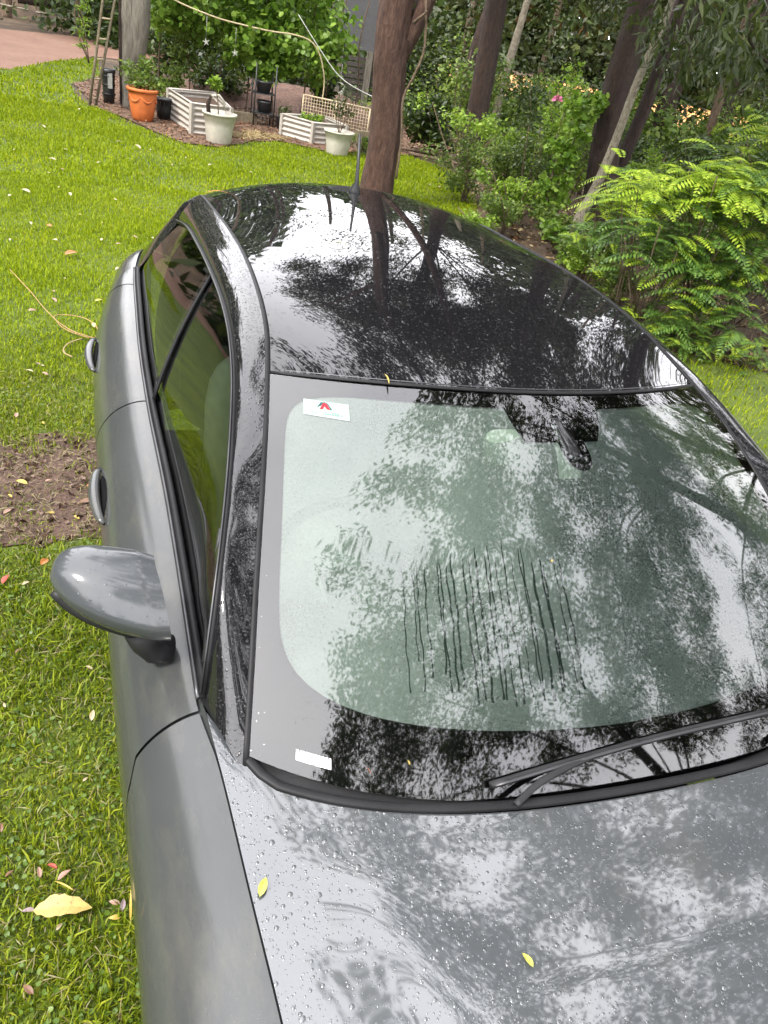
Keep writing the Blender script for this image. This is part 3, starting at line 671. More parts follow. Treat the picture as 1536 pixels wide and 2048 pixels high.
# --- bonnet
def yh(x):
    a = abs(x); y = -.11+.125*a*a+.418*a**4-.030
    if a > .64: y += .125*((a-.64)/.10)**1.6
    return y
HX = .728
def bonnet(u, v):
    y0 = yh(u*HX)
    xe = cr1([0, .25, .5, 1.0], [HX, .700, .680, .60])(v)*1.0
    y1 = -1.02+.16*u*u; y = y0+(y1-y0)*v; x = u*(xb(y)-.0008)
    zc = cr1([-1.05, -.8, -.5, -.3, -.1, .15], [.74, .83, .895, .920, .935, .945])(y); ze = zb(max(y, -1.05))+.001
    z = zc+.006+(ze-zc-.006)*abs(u)**3.0
    k = min(1, max(0, (-.14-y)/.25)); d = (abs(x)-.585+.10*k)/.05; sstep = 1/(1+math.exp(max(-30, min(30, d*2.2)))); z += .012*k*sstep
    return np.array([x, y, z])
P = np.array([[bonnet(u, v) for u in np.linspace(-1, 1, 101)] for v in np.linspace(0, 1, 61)]); v_, f__ = grid(P); obj('bonnet', v_, f__, M['grey_paint'], car)
# cowl seal between bonnet and glass, black apron beneath
def lip(u):
    a = abs(u)
    return np.array([u*.735, yh(u*.735)+.010, zb(yh(u*.735))*a**3+.942*(1-a**3)+.002])
lp = [lip(u) for u in np.linspace(-1, 1, 61)]
v_, f__ = tube(lp, .0095, 8, flat=.7); obj('cowl_seal', v_, f__, M['rubber'], car)
ap = []
for u in np.linspace(-1, 1, 61):
    a = lip(u)+np.array([0, .002, -.004]); b = ws(u*.99, 0)+np.array([0, .004, -.006]); 
    if abs(u) > .93: b = b+np.array([u*.03, .08, .0])
    ap.append([a, a*.5+b*.5+np.array([0, 0, -.004]), b])
v_, f__ = grid(ap); obj('cowl', v_, f__, M['plastic'], car)
# front bumper and underside
P = []
for k in range(9):
    t = k/8; P.append([np.array([u*(.60+.12*t), -1.02+.16*u*u-.10*math.sin(t*PI*.5)+.02, .74-.48*t]) for u in np.linspace(-1, 1, 21)])
v_, f__ = grid(P); fb = obj('front_bumper', v_, f__, M['grey_paint'], car)
for sg in (-1, 1):
    P = [[np.array([sg*(.42+.26*i/8), -1.09+.30*(i/8)**2+.02*j/4, .60+.11*j/4]) for j in range(5)] for i in range(9)]
    v_, f__ = grid(P); obj('headlight', v_, f__, glass_mat('headlight lens', (.8, .8, .8), 1.5, None, 0, (.5, .5, .5), .6), car)
P = []
for k in range(9):
    t = k/8; P.append([np.array([u*(.60+.06*math.sin(t*PI)), 2.72-.10*u*u+.06*math.sin(t*PI), 1.0-.72*t]) for u in np.linspace(-1, 1, 21)])
v_, f__ = grid(P); obj('tailgate', v_, f__, M['grey_paint'], car)
v_, f__ = box(0, .85, .22, 1.45, 3.3, .04); obj('floor_pan', v_, f__, M['interior'], car, False)
# interior
P = [[np.array([x, yh(x*.9)+.02+.40*t, .905+.03*math.sin(PI*t)-.10*t*t*1.5]) for x in np.linspace(-.66, .66, 31)] for t in np.linspace(0, 1, 9)]
P = [[p+np.array([0, .05, -.03]) for p in r] for r in P]
v_, f__ = grid(P); dsh = obj('dashboard', v_, f__, M['dash'], car)
for cx in (.255, .285, .315, .345, .375): v_, f__ = tube([(cx, .11, .925), (cx-.012, .17, .925)], .009, 8); obj('vent_slot', v_, f__, M['plastic'], dsh)
P = [[np.array([x, .52-.02*t, .86-.5*t]) for x in np.linspace(-.68, .68, 5)] for t in np.linspace(0, 1, 5)]; v_, f__ = grid(P); obj('dashboard_face', v_, f__, M['dash'], car)
cs = [( -.36+.18*math.cos(a), .62+.06*math.sin(a), .86+.17*math.sin(a)) for a in np.linspace(0, 2*PI, 33)]
v_, f__ = tube(cs, .014, 8, cap=False); sw = obj('steering_wheel', v_, f__, M['plastic'], car)
v_, f__ = tube([(-.36, .52, .80), (-.36, .62, .86)], [.03, .05], 10); obj('steering_hub', v_, f__, M['plastic'], sw)
def cushion(cx, cy, cz, sx_, sy_, sz_, tilt=0, e=.35):
    V = []; nu, nv = 20, 12
    for i in range(nv+1):
        ph = -PI/2+PI*i/nv
        for j in range(nu):
            th = 2*PI*j/nu; f = lambda c: math.copysign(abs(c)**e, c)
            x = f(math.cos(ph))*f(math.cos(th))*sx_/2; y = f(math.cos(ph))*f(math.sin(th))*sy_/2; z = f(math.sin(ph))*sz_/2
            y2 = y*math.cos(tilt)+z*math.sin(tilt); z2 = -y*math.sin(tilt)+z*math.cos(tilt); V.append((cx+x, cy+y2, cz+z2))
    F = [(i*nu+j, i*nu+(j+1) % nu, (i+1)*nu+(j+1) % nu, (i+1)*nu+j) for i in range(nv) for j in range(nu)]
    return np.array(V), F
for cx in (-.37, .37):
    v_, f__ = cushion(cx, 1.20, .83, .50, .14, .66, .25, .45); s_ = obj('front_seat', v_, f__, M['seat'], car)
    v_, f__ = cushion(cx, 1.33, 1.20, .26, .10, .17, .2, .5); obj('headrest', v_, f__, M['seat'], s_)
    v_, f__ = cushion(cx, .95, .50, .50, .52, .14, -.08, .5); obj('seat_cushion', v_, f__, M['seat'], s_)
v_, f__ = cushion(0, 1.95, .82, 1.25, .16, .55, .3, .35); obj('rear_seat', v_, f__, M['interior'], car)
P = [[roof(u, v)+np.array([0, 0, -.035]) for u in np.linspace(-.98, .98, 13)] for v in np.linspace(.0, 1, 9)]; v_, f__ = grid(P); obj('headliner', v_, f__, M['interior'], car)
# rear view mirror and camera pod behind the glass
v_, f__ = cushion(-.094, .459, 1.2995, .125, .03, .085, .75, .62); rm = obj('rear_view_mirror', v_, f__, M['mirror_pale'], car)
podc = [offs(ws, .045+.055*t, .935-.165*t, -.012) for t in np.linspace(0, 1, 8)]
v_, f__ = tube(podc, [.030, .030, .031, .033, .034, .033, .026, .010], 16, flat=.4); obj('camera_pod', v_, f__, M['black_gloss'], car)
# camera pod front face printed black under the glass
V = [offs(ws, .075, .83, -.0012)]; N = 28
for k in range(N):
    a = 2*PI*k/N; w_ = 1.0-.35*math.sin(a); V.append(offs(ws, .075+.054*w_*math.cos(a)-.02*math.sin(a), .845+.085*math.sin(a), -.0012))
obj('camera_window', V, [(0, 1+k, 1+(k+1) % N) for k in range(N)], flat('black lens cover', (.003, .003, .004), .3), car)
P = [[offs(ws, u, v, -.0045) for u in np.linspace(.012-.03*(.87-v)/.13, .12-.05*(.87-v)/.13, 4)] for v in np.linspace(.74, .87, 5)]
v_, f__ = grid(P); obj('sensor_cover', v_, f__, M['mirror_pale'], car)
# antenna
v_, f__ = tube([(0, 2.10, 1.432), (0, 2.095, 1.456), (0, 2.085, 1.482), (.0, 2.10, 1.54), (.0, 2.125, 1.635)], [.030, .019, .0075, .0058, .0042], 12); obj('antenna', v_, f__, M['black_plastic'], car)
# wipers
def blade(pts, r, nm, par, mm, flat_=.5):
    v_, f__ = tube(smooth_path(pts, 14), r, 8, flat=flat_); return obj(nm, v_, f__, mm, par)
wa = blade([(-.262, -.128, .955), (-.20, -.10, .967), (-.10, -.075, .975), (.02, -.06, .98)], [.0065]*14, 'wiper_arm', car, M['plastic'])
blade([(-.287, -.082, .952), (-.15, -.072, .964), (.0, -.062, .975), (.15, -.054, .983), (.34, -.046, .988)], [.0075]*14, 'wiper_blade', wa, M['plastic'], .8)
blade([(-.285, -.090, .960), (-.0, -.070, .984), (.33, -.054, .998)], [.0028]*14, 'wiper_spine', wa, M['trim_metal'], .8)
wb = blade([(.36, -.10, .955), (.48, -.03, .97), (.62, .07, .985)], [.010]*14, 'wiper_arm', car, M['plastic'])
blade([(.40, -.05, .965), (.52, .01, .985), (.62, .10, 1.0)], [.0085]*14, 'wiper_blade', wb, M['plastic'])
# door mirrors
def mirror(sg):
    sec = [(.048, .062), (.0, .070), (-.052, .050), (-.088, .006), (-.092, -.012), (-.080, -.040), (-.040, -.066), (.010, -.072), (.048, -.060), (.056, .0)]
    cl = sec+[sec[0]]; ring0 = []
    for k in range(len(sec)):
        p0, p1, p2, p3 = (np.array(sec[(k+q) % len(sec)]) for q in (-1, 0, 1, 2))
        for t in (0, .34, .67): ring0.append(.5*((2*p1)+(-p0+p2)*t+(2*p0-5*p1+4*p2-p3)*t*t+(-p0+3*p1-3*p2+p3)*t**3))
    rows = []; n = 26
    for k in range(n):
        t = k/(n-1); fr = max(0.0, 1-t**2.3)**.62; bk = max(0.0, 1-t**7)**.5; hh = max(0.0, 1-t**4.5)**.55*(1-.22*t)
        st0 = .93+.07*min(1, t*6); row = []
        for (yy, zz) in ring0:
            y_ = .300+.014*t+(yy*fr if yy < 0 else yy*bk)*st0; z_ = 1.094+.046*t+zz*hh*st0
            x_ = -.806-.176*t+(1-t)*(.012*(-yy/.09)*(1 if yy < 0 else .3)-.006*zz/.07)
            row.append(sx(np.array([x_, y_, z_]), -sg))
        row.append(row[0]); rows.append(row)
    v_, f__ = grid(rows); o = obj('door_mirror', v_, f__, M['mirror_paint'], car)
    e0 = [sx(p, 1) for p in rows[0][:-1]]; obj('mirror_inner_cap', e0, [tuple(range(30))], M['plastic'], o)
    rim = [np.array(r[10+0]) for r in rows[1:-1]]
    v_, f__ = tube([np.array(r[18])+np.array([0, 0, -.001]) for r in rows[1:-1]], .010, 8); obj('mirror_lower_trim', v_, f__, M['plastic'], o)
    v_, f__ = tube([sx(p, -sg) for p in ((-.836, .290, 1.045), (-.828, .290, 1.01), (-.812, .290, .985), (-.785, .290, .975))], [.046, .040, .036, .030], 14, flat=.8); obj('mirror_stalk', v_, f__, M['plastic'], o)
M['mirror_paint'] = paint('wet grey mirror cap', (.050, .054, .058), .10, .5, [(160, .3, .4)], .6, .0009, dirt=2.0, ior=1.5, crough=.12)
mirror(-1); mirror(1)

# ------------------------------------------------------------------ garden things
def empty_parts(t, *ps): 
    for nm, vf, mm, sm in ps: obj(nm, vf[0], vf[1], mm, t, sm)
# leaning ladder
t = thing('ladder', 'weathered timber ladder leaning at the lawn edge beside the grey trunk', 'ladder', (-.90, 13.66, 0))
def lad(s, q): a = np.array([-.95, 13.62, 0])*(1-q)+np.array([-.86, 13.70, 0])*q; b = np.array([-.50, 13.95, 2.75])*(1-q)+np.array([-.26, 14.03, 2.75])*q; return a+(b-a)*s
for q in (0, 1): obj('rail', *tube([lad(s, q) for s in np.linspace(0, 1, 5)], .021, 6), M['ladder_wood'], t)
for k in range(10): s = .04+.1*k; obj('rung', *tube([lad(s, -.05), lad(s+.0, 1.05)], .014, 6), M['cage'], t)
# weathered trunk post
t = thing('weathered_trunk', 'broad weathered grey tree trunk behind the orange pot', 'trunk', (-.32, 14.0, 0))
V, F = tube(smooth_path([(-.33, 14.0, -.05), (-.34, 14.0, .5), (-.30, 14.0, 1.0), (-.30, 14.0, 1.6), (-.26, 14.05, 3.2)], 16), [.15, .145, .14, .14, .145, .15, .16, .17, .175, .175, .175, .17, .17, .165, .16, .15], 14, wob=.12); obj('trunk', V, F, M['old_timber'], t)
obj('broken_limb', *tube([(-.24, 13.93, .55), (-.18, 13.86, .85), (-.16, 13.84, 1.25), (-.16, 13.84, 3.0)], [.07, .10, .13, .13], 10, wob=.15), M['old_timber'], t)
obj('dark_split', *tube([(-.47, 13.93, .05), (-.475, 13.91, .7), (-.46, 13.92, 3.1)], [.018, .022, .02], 6, wob=.3), M['bark_dark'], t)
# black tub
t = thing('plastic_tub', 'tall dark grey ribbed plastic tub between the ladder and the grey trunk', 'tub', (-.65, 14.2, 0))
obj('body', *lathe(-.65, 14.2, 0, [(.02, 0), (.085, 0), (.095, .22), (.10, .44), (.11, .45), (.11, .5), (.095, .5), (.09, .4), (.0, .38)], 20), M['black_plastic'], t)
for z in (.12, .25, .38): obj('rib', *lathe(-.65, 14.2, z, [(.096, 0), (.106, .01), (.106, .025), (.098, .035)], 20), M['plastic'], t)
obj('pale_label', *box(-.63, 14.098, .34, .07, .006, .22), M['wire'], t, False)
# terracotta pot
tx, tyy = -.19, 12.89
t = thing('terracotta_pot', 'large orange terracotta pot with draped relief and a bushy green plant', 'plant pot', (tx, tyy, 0))
po = obj('pot', *lathe(tx, tyy, 0, [(.0, 0), (.13, 0), (.155, .03), (.18, .15), (.198, .28), (.205, .36), (.21, .40), (.235, .405), (.24, .425), (.235, .445), (.20, .445), (.19, .40), (.0, .39)], 36), M['terracotta'], t)
for k in range(6):
    a0 = 2*PI*k/6+.35; pts = []
    for q in range(9):
        a = a0+(2*PI/6)*q/8; z = .345-.075*math.sin(PI*q/8); r = .205-.02*(.36-z)/.1*.5; pts.append((tx+r*math.cos(a), tyy+r*math.sin(a), z))
    obj('swag', *tube(pts, [.004, .008, .012, .014, .015, .014, .012, .008, .004], 8), M['terracotta'], po)
    obj('swag_shade', *tube([(p[0]*1, p[1]*1, p[2]-.020) for p in pts[1:-1]], .006, 6), M['terracotta_dark'], po)  # dark strip under each swag, relief shadow put in as colour
for a in np.linspace(0, 6, 7): obj('stem', *tube(smooth_path([(tx+.05*math.cos(a), tyy+.05*math.sin(a), .38), (tx+.12*math.cos(a), tyy+.12*math.sin(a), .6)], 5), .008, 5), M['bark_tan'], t)
leafcloud('foliage', [(tx+dx_, tyy+dy_, z) for dx_, dy_, z in ((-.12, 0, .55), (.05, 0, .62), (.14, .05, .52), (0, -.08, .52), (.22, .0, .48), (-.2, .05, .68), (.05, .1, .75))], .14, 70, .075, .5, M['mid_leaf'], t)
# black nursery pot
t = thing('nursery_pot', 'small ribbed black plastic pot between the orange pot and the corrugated bed', 'plant pot', (.15, 13.3, 0))
obj('pot', *lathe(.15, 13.3, 0, [(.0, 0), (.095, 0), (.108, .14), (.115, .27), (.122, .27), (.122, .30), (.108, .30), (.10, .24), (0, .23)], 24), M['black_plastic'], t)
for k in range(12): a = 2*PI*k/12; obj('rib', *tube([(.15+.098*math.cos(a), 13.3+.098*math.sin(a), .02), (.15+.115*math.cos(a), 13.3+.115*math.sin(a), .26)], .005, 5), M['plastic'], t)
# corrugated raised beds
def corr_panel(a, b, h, n_r, amp=.016):
    a = np.array(a, float); b = np.array(b, float); d = (b-a)/np.linalg.norm(b-a); nn = np.array([d[1], -d[0]])
    prof = []; N = n_r*8
    for k in range(N+1):
        z = h*k/N; prof.append((amp*math.sin(2*PI*n_r*k/N)**1, z))
    P = [[(p[0]+nn[0]*o, p[1]+nn[1]*o, z) for o, z in prof] for p in (a, (a+b)/2, b)]
    return grid(P)
def bed(name_lab, corners, h, n_r):
    cx = sum(c[0] for c in corners)/4; cy = sum(c[1] for c in corners)/4
    t = thing('raised_bed', name_lab, 'garden bed', (cx, cy, 0), 'cream corrugated raised garden beds')
    for i in range(4):
        a, b = corners[i], corners[(i+1) % 4]; obj('corrugated_panel', *corr_panel(a, b, h, n_r), M['corrugated'], t)
        obj('corner_post', *box(a[0], a[1], h/2+.006, .055, .055, h+.012, .6), M['corrugated'], t, False)
        obj('top_rim', *tube([(a[0], a[1], h+.008), (b[0], b[1], h+.008)], .014, 8), M['corrugated'], t)
    ins = [(cx+(c[0]-cx)*.95, cy+(c[1]-cy)*.95, h*.8) for c in corners]; obj('soil', ins, [(0, 1, 2, 3)], M['soil'], t, False)
    return t
b1 = bed('cream corrugated raised bed beside the black pot, seen corner on', [(.47, 12.24), (1.05, 12.30), (1.0, 13.9), (.24, 13.55)], .41, 5)
b2 = bed('cream corrugated raised bed in front of the wire trellis with seedlings in it', [(2.45, 12.80), (3.05, 12.95), (2.9, 13.8), (2.04, 13.30)], .31, 4)
leafcloud('seedlings', [(2.45, 13.15, .34), (2.55, 13.1, .36), (2.65, 13.2, .33), (2.4, 13.3, .33)], .07, 60, .05, .6, M['lime_leaf'], b2)
# white pots
def white_pot(cx, cy, r, h, label):
    t = thing('white_pot', label, 'plant pot', (cx, cy, 0), 'round white plastic pots on the lawn edge')
    k = r/.24
    obj('pot', *lathe(cx, cy, 0, [(.0, 0), (.165*k, 0), (.175*k, .02), (.20*k, h*.55), (.215*k, h*.78), (.225*k, h*.80), (.228*k, h*.93), (.243*k, h*.94), (.243*k, h), (.22*k, h), (.21*k, h*.85), (0, h*.83)], 36), M['white_plastic'], t)
    obj('soil', *lathe(cx, cy, h*.86, [(.205*k, 0), (.1*k, .02), (0, .03)], 24), M['soil'], t)
    return t
p1 = white_pot(.82, 11.80, .245, .40, 'off white round pot in front of the left corrugated bed with a forked sapling')
obj('stem', *tube(smooth_path([(.80, 11.80, .34), (.79, 11.8, .5), (.76, 11.8, .66), (.74, 11.8, .80)], 8), .009, 6), M['bark_tan'], p1)
leafcloud('foliage', [(.73, 11.8, .80), (.76, 11.8, .74), (.70, 11.8, .77)], .07, 70, .055, .6, M['lime_leaf'], p1)
obj('dark_stake', *tube([(.66, 11.75, .36), (.64, 11.75, .50), (.68, 11.75, .60)], [.035, .03, .02], 6, wob=.3), M['bark_dark'], p1)
obj('hose_fitting', *tube([(.72, 12.0, .58), (.82, 11.98, .60), (.90, 11.97, .52), (.90, 11.97, .42)], .018, 8), M['white_plastic'], p1)
p2 = white_pot(2.70, 12.10, .235, .34, 'off white round pot in front of the right corrugated bed with a thin twiggy shrub')
for a in range(5): obj('stem', *tube(smooth_path([(2.70, 12.1, .28), (2.70+.08*math.cos(a*1.3), 12.1+.08*math.sin(a*1.3), .5), (2.72+.16*math.cos(a*1.3), 12.1+.14*math.sin(a*1.3), .78)], 7), .006, 5), M['bark_tan'], p2)
leafcloud('foliage', [(2.68, 12.1, .60), (2.75, 12.1, .78), (2.62, 12.1, .72), (2.85, 12.1, .62), (2.70, 12.1, .9)], .12, 50, .06, .35, M['dark_leaf'], p2)
# timber sleepers
for (x, y, a, l, lab) in ((1.50, 14.2, .15, .55, 'short timber block lying behind the left white pot'), (3.36, 12.95, .1, .26, 'pale timber block standing beside the wire trellis and tree trunk')):
    t = thing('timber_block', lab, 'timber', (x, y, 0)); obj('timber', *box(x, y, .075 if l > .3 else .14, l, .14, .15 if l > .3 else .28, a), M['ladder_wood'], t, False)
    obj('end_board', *box(x, y+.09, .05, l*.9, .03, .1, a), M['old_timber'], t, False)
# pot stand
t = thing('plant_stand', 'black wire plant stand holding dark pots in the garden', 'plant stand', (1.85, 14.1, 0))
for dx_, dy_ in ((-.17, -.15), (.17, -.15), (.17, .15), (-.17, .15)): obj('leg', *tube([(1.85+dx_, 14.1+dy_, 0), (1.85+dx_, 14.1+dy_, .95)], .012, 6), M['black_plastic'], t)
for z in (.2, .5): obj('shelf', *box(1.85, 14.1, z, .36, .32, .015), M['black_plastic'], t, False)
for z, r, xx in ((.21, .13, 1.87), (.51, .14, 1.84)):
    q = thing('dark_pot', 'black pot on the %s shelf of the wire plant stand' % ('lower' if z < .3 else 'upper'), 'plant pot', (xx, 14.08, z), 'black pots on the wire stand')
    obj('pot', *lathe(xx, 14.08, z, [(0, 0), (r*.75, 0), (r, .15), (r*1.05, .16), (r*1.0, .18), (r*.8, .15), (0, .14)], 20), M['black_plastic'], q)
q = thing('dark_pot', 'black pot on the ground to the right of the wire plant stand', 'plant pot', (2.2, 13.9, 0), 'black pots on the wire stand')
obj('pot', *lathe(2.2, 13.9, 0, [(0, 0), (.11, 0), (.14, .2), (.15, .21), (.12, .2), (0, .18)], 20), M['black_plastic'], q)
leafcloud('foliage', [(2.2, 13.9, .3)], .13, 60, .06, .5, M['dark_leaf'], q)
# trellis
t = thing('trellis', 'cane framed wire mesh trellis standing behind the right corrugated bed', 'trellis', (3.0, 13.7, 0))
A = np.array([2.52, 14.0, 0.02]); Bq = np.array([3.54, 13.36, .02]); H = .56
for a, b in ((A, Bq), (A+[0, 0, H], Bq+[0, 0, H]), (A, A+[0, 0, H]), (Bq, Bq+[0, 0, H]), (A+(Bq-A)*.5, A+(Bq-A)*.5+[0, 0, H])): obj('frame_cane', *tube([a, b], .014, 6), M['cage'], t)
for k in range(1, 24): s = k/24; obj('mesh_wire', *tube([A+(Bq-A)*s, A+(Bq-A)*s+[0, 0, H]], .0045, 4), M['cage'], t)
for k in range(1, 11): z = H*k/11; obj('mesh_wire', *tube([A+[0, 0, z], Bq+[0, 0, z]], .0045, 4), M['cage'], t)
# straw heap
scatter_on('straw_heap', 2200, [(1.2, 12.3), (1.9, 12.7), (2.1, 12.9), (1.6, 13.2), (1.0, 12.6)], .13, M['straw'], .01, .08)
# grey shed end
t = thing('garden_shed', 'dark grey shed corner with horizontal slats behind the big trunk', 'shed', (4.9, 18.4, 0))
obj('wall', *box(4.72, 18.6, 2.2, .95, .5, 2.0), M['shed_wall'], t, False)
for k in range(8): obj('slat', *box(4.66, 18.36, .22+.115*k, .86, .03, .088), M['slat'], t, False)
obj('post', *box(4.90, 18.28, .6, .12, .1, 1.2), M['old_timber'], t, False)
obj('post', *box(4.25, 18.32, .6, .08, .08, 1.2), M['old_timber'], t, False)
# vine with arched hose
t = thing('climbing_vine', 'large leafy climbing vine hanging over the garden beds', 'vine', (2.0, 15.0, 0))
leafcloud('foliage', [(x, 14.9+rng.uniform(-.7, .9), z) for x, z in [(rng.uniform(.1, 3.25), rng.uniform(.95, 2.5)) for _ in range(150)] if not (x < 1.0 and z < 1.2)], .34, 62, .095, .85, M['vine_leaf'], t, -.5, T_ROUND)
leafcloud('foliage', [(2.2+rng.uniform(-.9, .75), 14.6+rng.uniform(-.4, .4), rng.uniform(.75, 1.25)) for _ in range(16)], .22, 60, .095, .85, M['vine_leaf'], t, -.5, T_ROUND)
leafcloud('hanging_foliage', [(rng.uniform(.0, 1.6), 15.0+rng.uniform(-.5, .5), rng.uniform(.55, 1.6)) for _ in range(26)], .28, 60, .07, .4, M['mid_leaf'], t, -.9)
for k in range(9):
    x = .2+.5*k; obj('vine_stem', *tube(smooth_path([(x, 15, .0), (x+rng.uniform(-.1, .1), 15, .7), (x+rng.uniform(-.3, .3), 15, 1.5), (x+rng.uniform(-.3, .3), 15, 2.4)], 9), .013, 6), M['bark_tan'], t)
t = thing('garden_hose', 'cream hose arching over the vine and down beside the trellis', 'hose', (3.0, 14.0, 0))
obj('hose', *tube(smooth_path([(2.85, 14.0, .52), (2.86, 14.0, .75), (2.82, 14.0, .98), (2.72, 14.0, 1.22), (2.55, 14.0, 1.38), (2.25, 14.0, 1.43), (1.85, 14.0, 1.42), (1.4, 14.0, 1.44), (.95, 14.0, 1.48), (.3, 14.0, 1.62), (-.3, 14.0, 1.9)], 50), .0125, 8), M['hose'], t)
t = thing('sagging_cord', 'thin pale cord sagging from the vine to the big tree trunk', 'cord', (3.0, 12.0, 0))
obj('cord', *tube(smooth_path([(2.0, 12.6, 1.75), (2.3, 12.2, 1.36), (2.55, 11.8, 1.08), (2.8, 11.0, .98), (2.9, 10.4, 1.00), (2.60, 9.4, 1.24), (2.4, 8.9, 1.36)], 26), .006, 6), M['wire'], t)
# ornaments
def star_mesh(c, r, r2=.45, n=5, th=.012, rot=.2):
    V = []
    for s in (-1, 1):
        for k in range(2*n):
            rr = r if k % 2 == 0 else r*r2; a = PI*k/n+rot+PI/2; V.append((c[0]+rr*math.cos(a), c[1]+s*th/2, c[2]+rr*math.sin(a)))
    m_ = 2*n; return V, [tuple(range(m_)), tuple(range(2*m_-1, m_-1, -1))]+[(k, k+m_, (k+1) % m_+m_, (k+1) % m_) for k in range(m_)]
def ornament(nm, lab, c, kind_):
    t = thing(nm, lab, 'ornament', c)
    if kind_ == 'star': obj('star', *star_mesh(c, .06, .3), M['ornament'], t, False)
    elif kind_ == 'moon':
        V = []; N = 14
        for s in (-.006, .006):
            for k in range(N): a = -1.9+3.8*k/(N-1); V.append((c[0]-.09*math.cos(a+2.9)*1, c[1]+s, c[2]+.09*math.sin(a+2.9)))
            for k in range(N): a = -1.5+3.0*k/(N-1); V.append((c[0]-.03-.072*math.cos(a+2.9), c[1]+s, c[2]+.01+.072*math.sin(a+2.9)))
        F = [(k, k+1, N+k+1, N+k) for k in range(N-1)]+[(2*N+k+1, 2*N+k, 3*N+k, 3*N+k+1) for k in range(N-1)]+[(k+1, k, 2*N+k, 2*N+k+1) for k in range(N-1)]+[(N+k, N+k+1, 3*N+k+1, 3*N+k) for k in range(N-1)]
        obj('crescent', V, F, M['ornament'], t, False)
    else:
        obj('body', *cushion(c[0], c[1], c[2], .12, .03, .07, 0, .8), M['ornament'], t); obj('head', *cushion(c[0]+.055, c[1], c[2]+.05, .05, .025, .05, 0, .9), M['ornament'], t); obj('tail', *tube([(c[0]-.05, c[1], c[2]), (c[0]-.09, c[1], c[2]-.04)], [.012, .004], 6), M['ornament'], t)
    obj('string', *tube([(c[0], c[1], c[2]+.07), (c[0], c[1], c[2]+.35)], .003, 5), M['wire'], t)
ornament('star_ornament', 'tin star ornament hanging at the left of the vine', (.80, 13.6, 1.14), 'star')
ornament('star_ornament', 'tin star ornament hanging in the vine below the hose', (1.27, 13.7, 1.05), 'star')
ornament('moon_ornament', 'white crescent moon ornament hanging right of the hose', (2.95, 13.3, .82), 'moon')
ornament('star_ornament', 'white star ornament hanging beside the big tree trunk', (2.95, 10.9, .80), 'star')
ornament('animal_ornament', 'small white animal shaped ornament hanging lowest beside the big trunk', (2.93, 10.6, .58), 'animal')

# ------------------------------------------------------------------ trees
def trunk_path(pts, n=18): return smooth_path(pts, n)
import mathutils
def bark_trunk(path, radii, seg=44, n=110, amp=.085):
    P_ = smooth_path(path, n); R_ = np.interp(np.linspace(0, 1, n), np.linspace(0, 1, len(radii)), radii); V, F = tube(P_, R_, seg); nn = n*seg
    for i in range(nn):
        c = P_[i//seg]; d = V[i]-c; k = i % seg; th = 2*PI*k/seg; z = c[2]
        f = mathutils.noise.fractal(Vector((math.cos(th)*3.2, math.sin(th)*3.2, z*1.5)), .6, 2.1, 5)+.5*abs(mathutils.noise.noise(Vector((math.cos(th)*7, math.sin(th)*7, z*2.5))))
        V[i] = c+d*(1+amp*f)
    return V, F
G1 = 'tree trunks in the forest on the right'
def tree(name, label, pts, radii, barkm, crown=None, group=None, leafm='gum_leaf', seg=14, limbs=(), cat='tree', per=80, length=.12, aspect=.28, crad=.7, wob=.06, droop=-.6):
    t = thing(name, label, cat, (pts[0][0], pts[0][1], 0), group)
    P_ = trunk_path(pts, 22); R_ = np.interp(np.linspace(0, 1, 22), np.linspace(0, 1, len(radii)), radii)
    if seg >= 16: obj('trunk', *bark_trunk(pts, radii), barkm, t)
    elif group == G1: obj('trunk', *bark_trunk(pts, radii, 26, 70, .09), barkm, t)
    else: obj('trunk', *tube(P_, R_, seg, wob=wob), barkm, t)
    for lp_, lr in limbs: obj('limb', *tube(smooth_path(lp_, 10), np.linspace(lr, lr*.3, 10), 8, wob=wob), barkm, t)
    if crown is not None and len(crown): leafcloud('crown', crown, crad, per, length, aspect, M[leafm], t, droop)
    return t
def ell(c, r, n): 
    d = rng.normal(size=(n, 3)); d /= np.linalg.norm(d, axis=1)[:, None]; return np.array(c)+d*(rng.random(n)**.4)[:, None]*np.array(r)
# the big tree right behind the car; forks above the frame, boughs reach over the car
bt_ = tree('gum_tree', 'big red brown barked tree with a fork standing on the lawn right behind the car', [(2.33, 8.85, -.05), (2.36, 8.85, .5), (2.33, 8.85, 1.1), (2.27, 8.85, 1.7), (2.28, 8.85, 2.3), (2.45, 8.8, 4.0), (2.6, 8.6, 6.5)], [.22, .185, .18, .19, .175, .14, .09], M['bark_red'],
     ell((2.6, 8.3, 7.2), (1.7, 2.0, 1.6), 34), None, 'gum_leaf', 18,
     [([(2.33, 8.85, 1.55), (2.50, 8.80, 1.95), (2.68, 8.75, 2.5), (3.3, 8.5, 4.5), (4.0, 8.0, 7.0)], .125), ([(2.4, 8.8, 3.6), (2.2, 7.6, 4.8), (1.9, 6.2, 5.8), (1.6, 5.0, 6.3)], .07), ([(2.5, 8.7, 5), (1.6, 8.9, 6.2), (.9, 9.2, 7.0)], .05)], per=110, length=.11, crad=.55)
obj('vine_stem', *tube(smooth_path([(2.52, 8.68, .35), (2.50, 8.67, .8), (2.44, 8.66, 1.2), (2.52, 8.65, 1.45), (2.58, 8.62, 1.75), (2.50, 8.62, 2.2)], 18), .014, 6), M['bark_tan'], bt_)
obj('broken_stub', *tube([(2.42, 8.66, 1.95), (2.52, 8.55, 2.08)], [.02, .012], 6), M['bark_tan'], bt_)
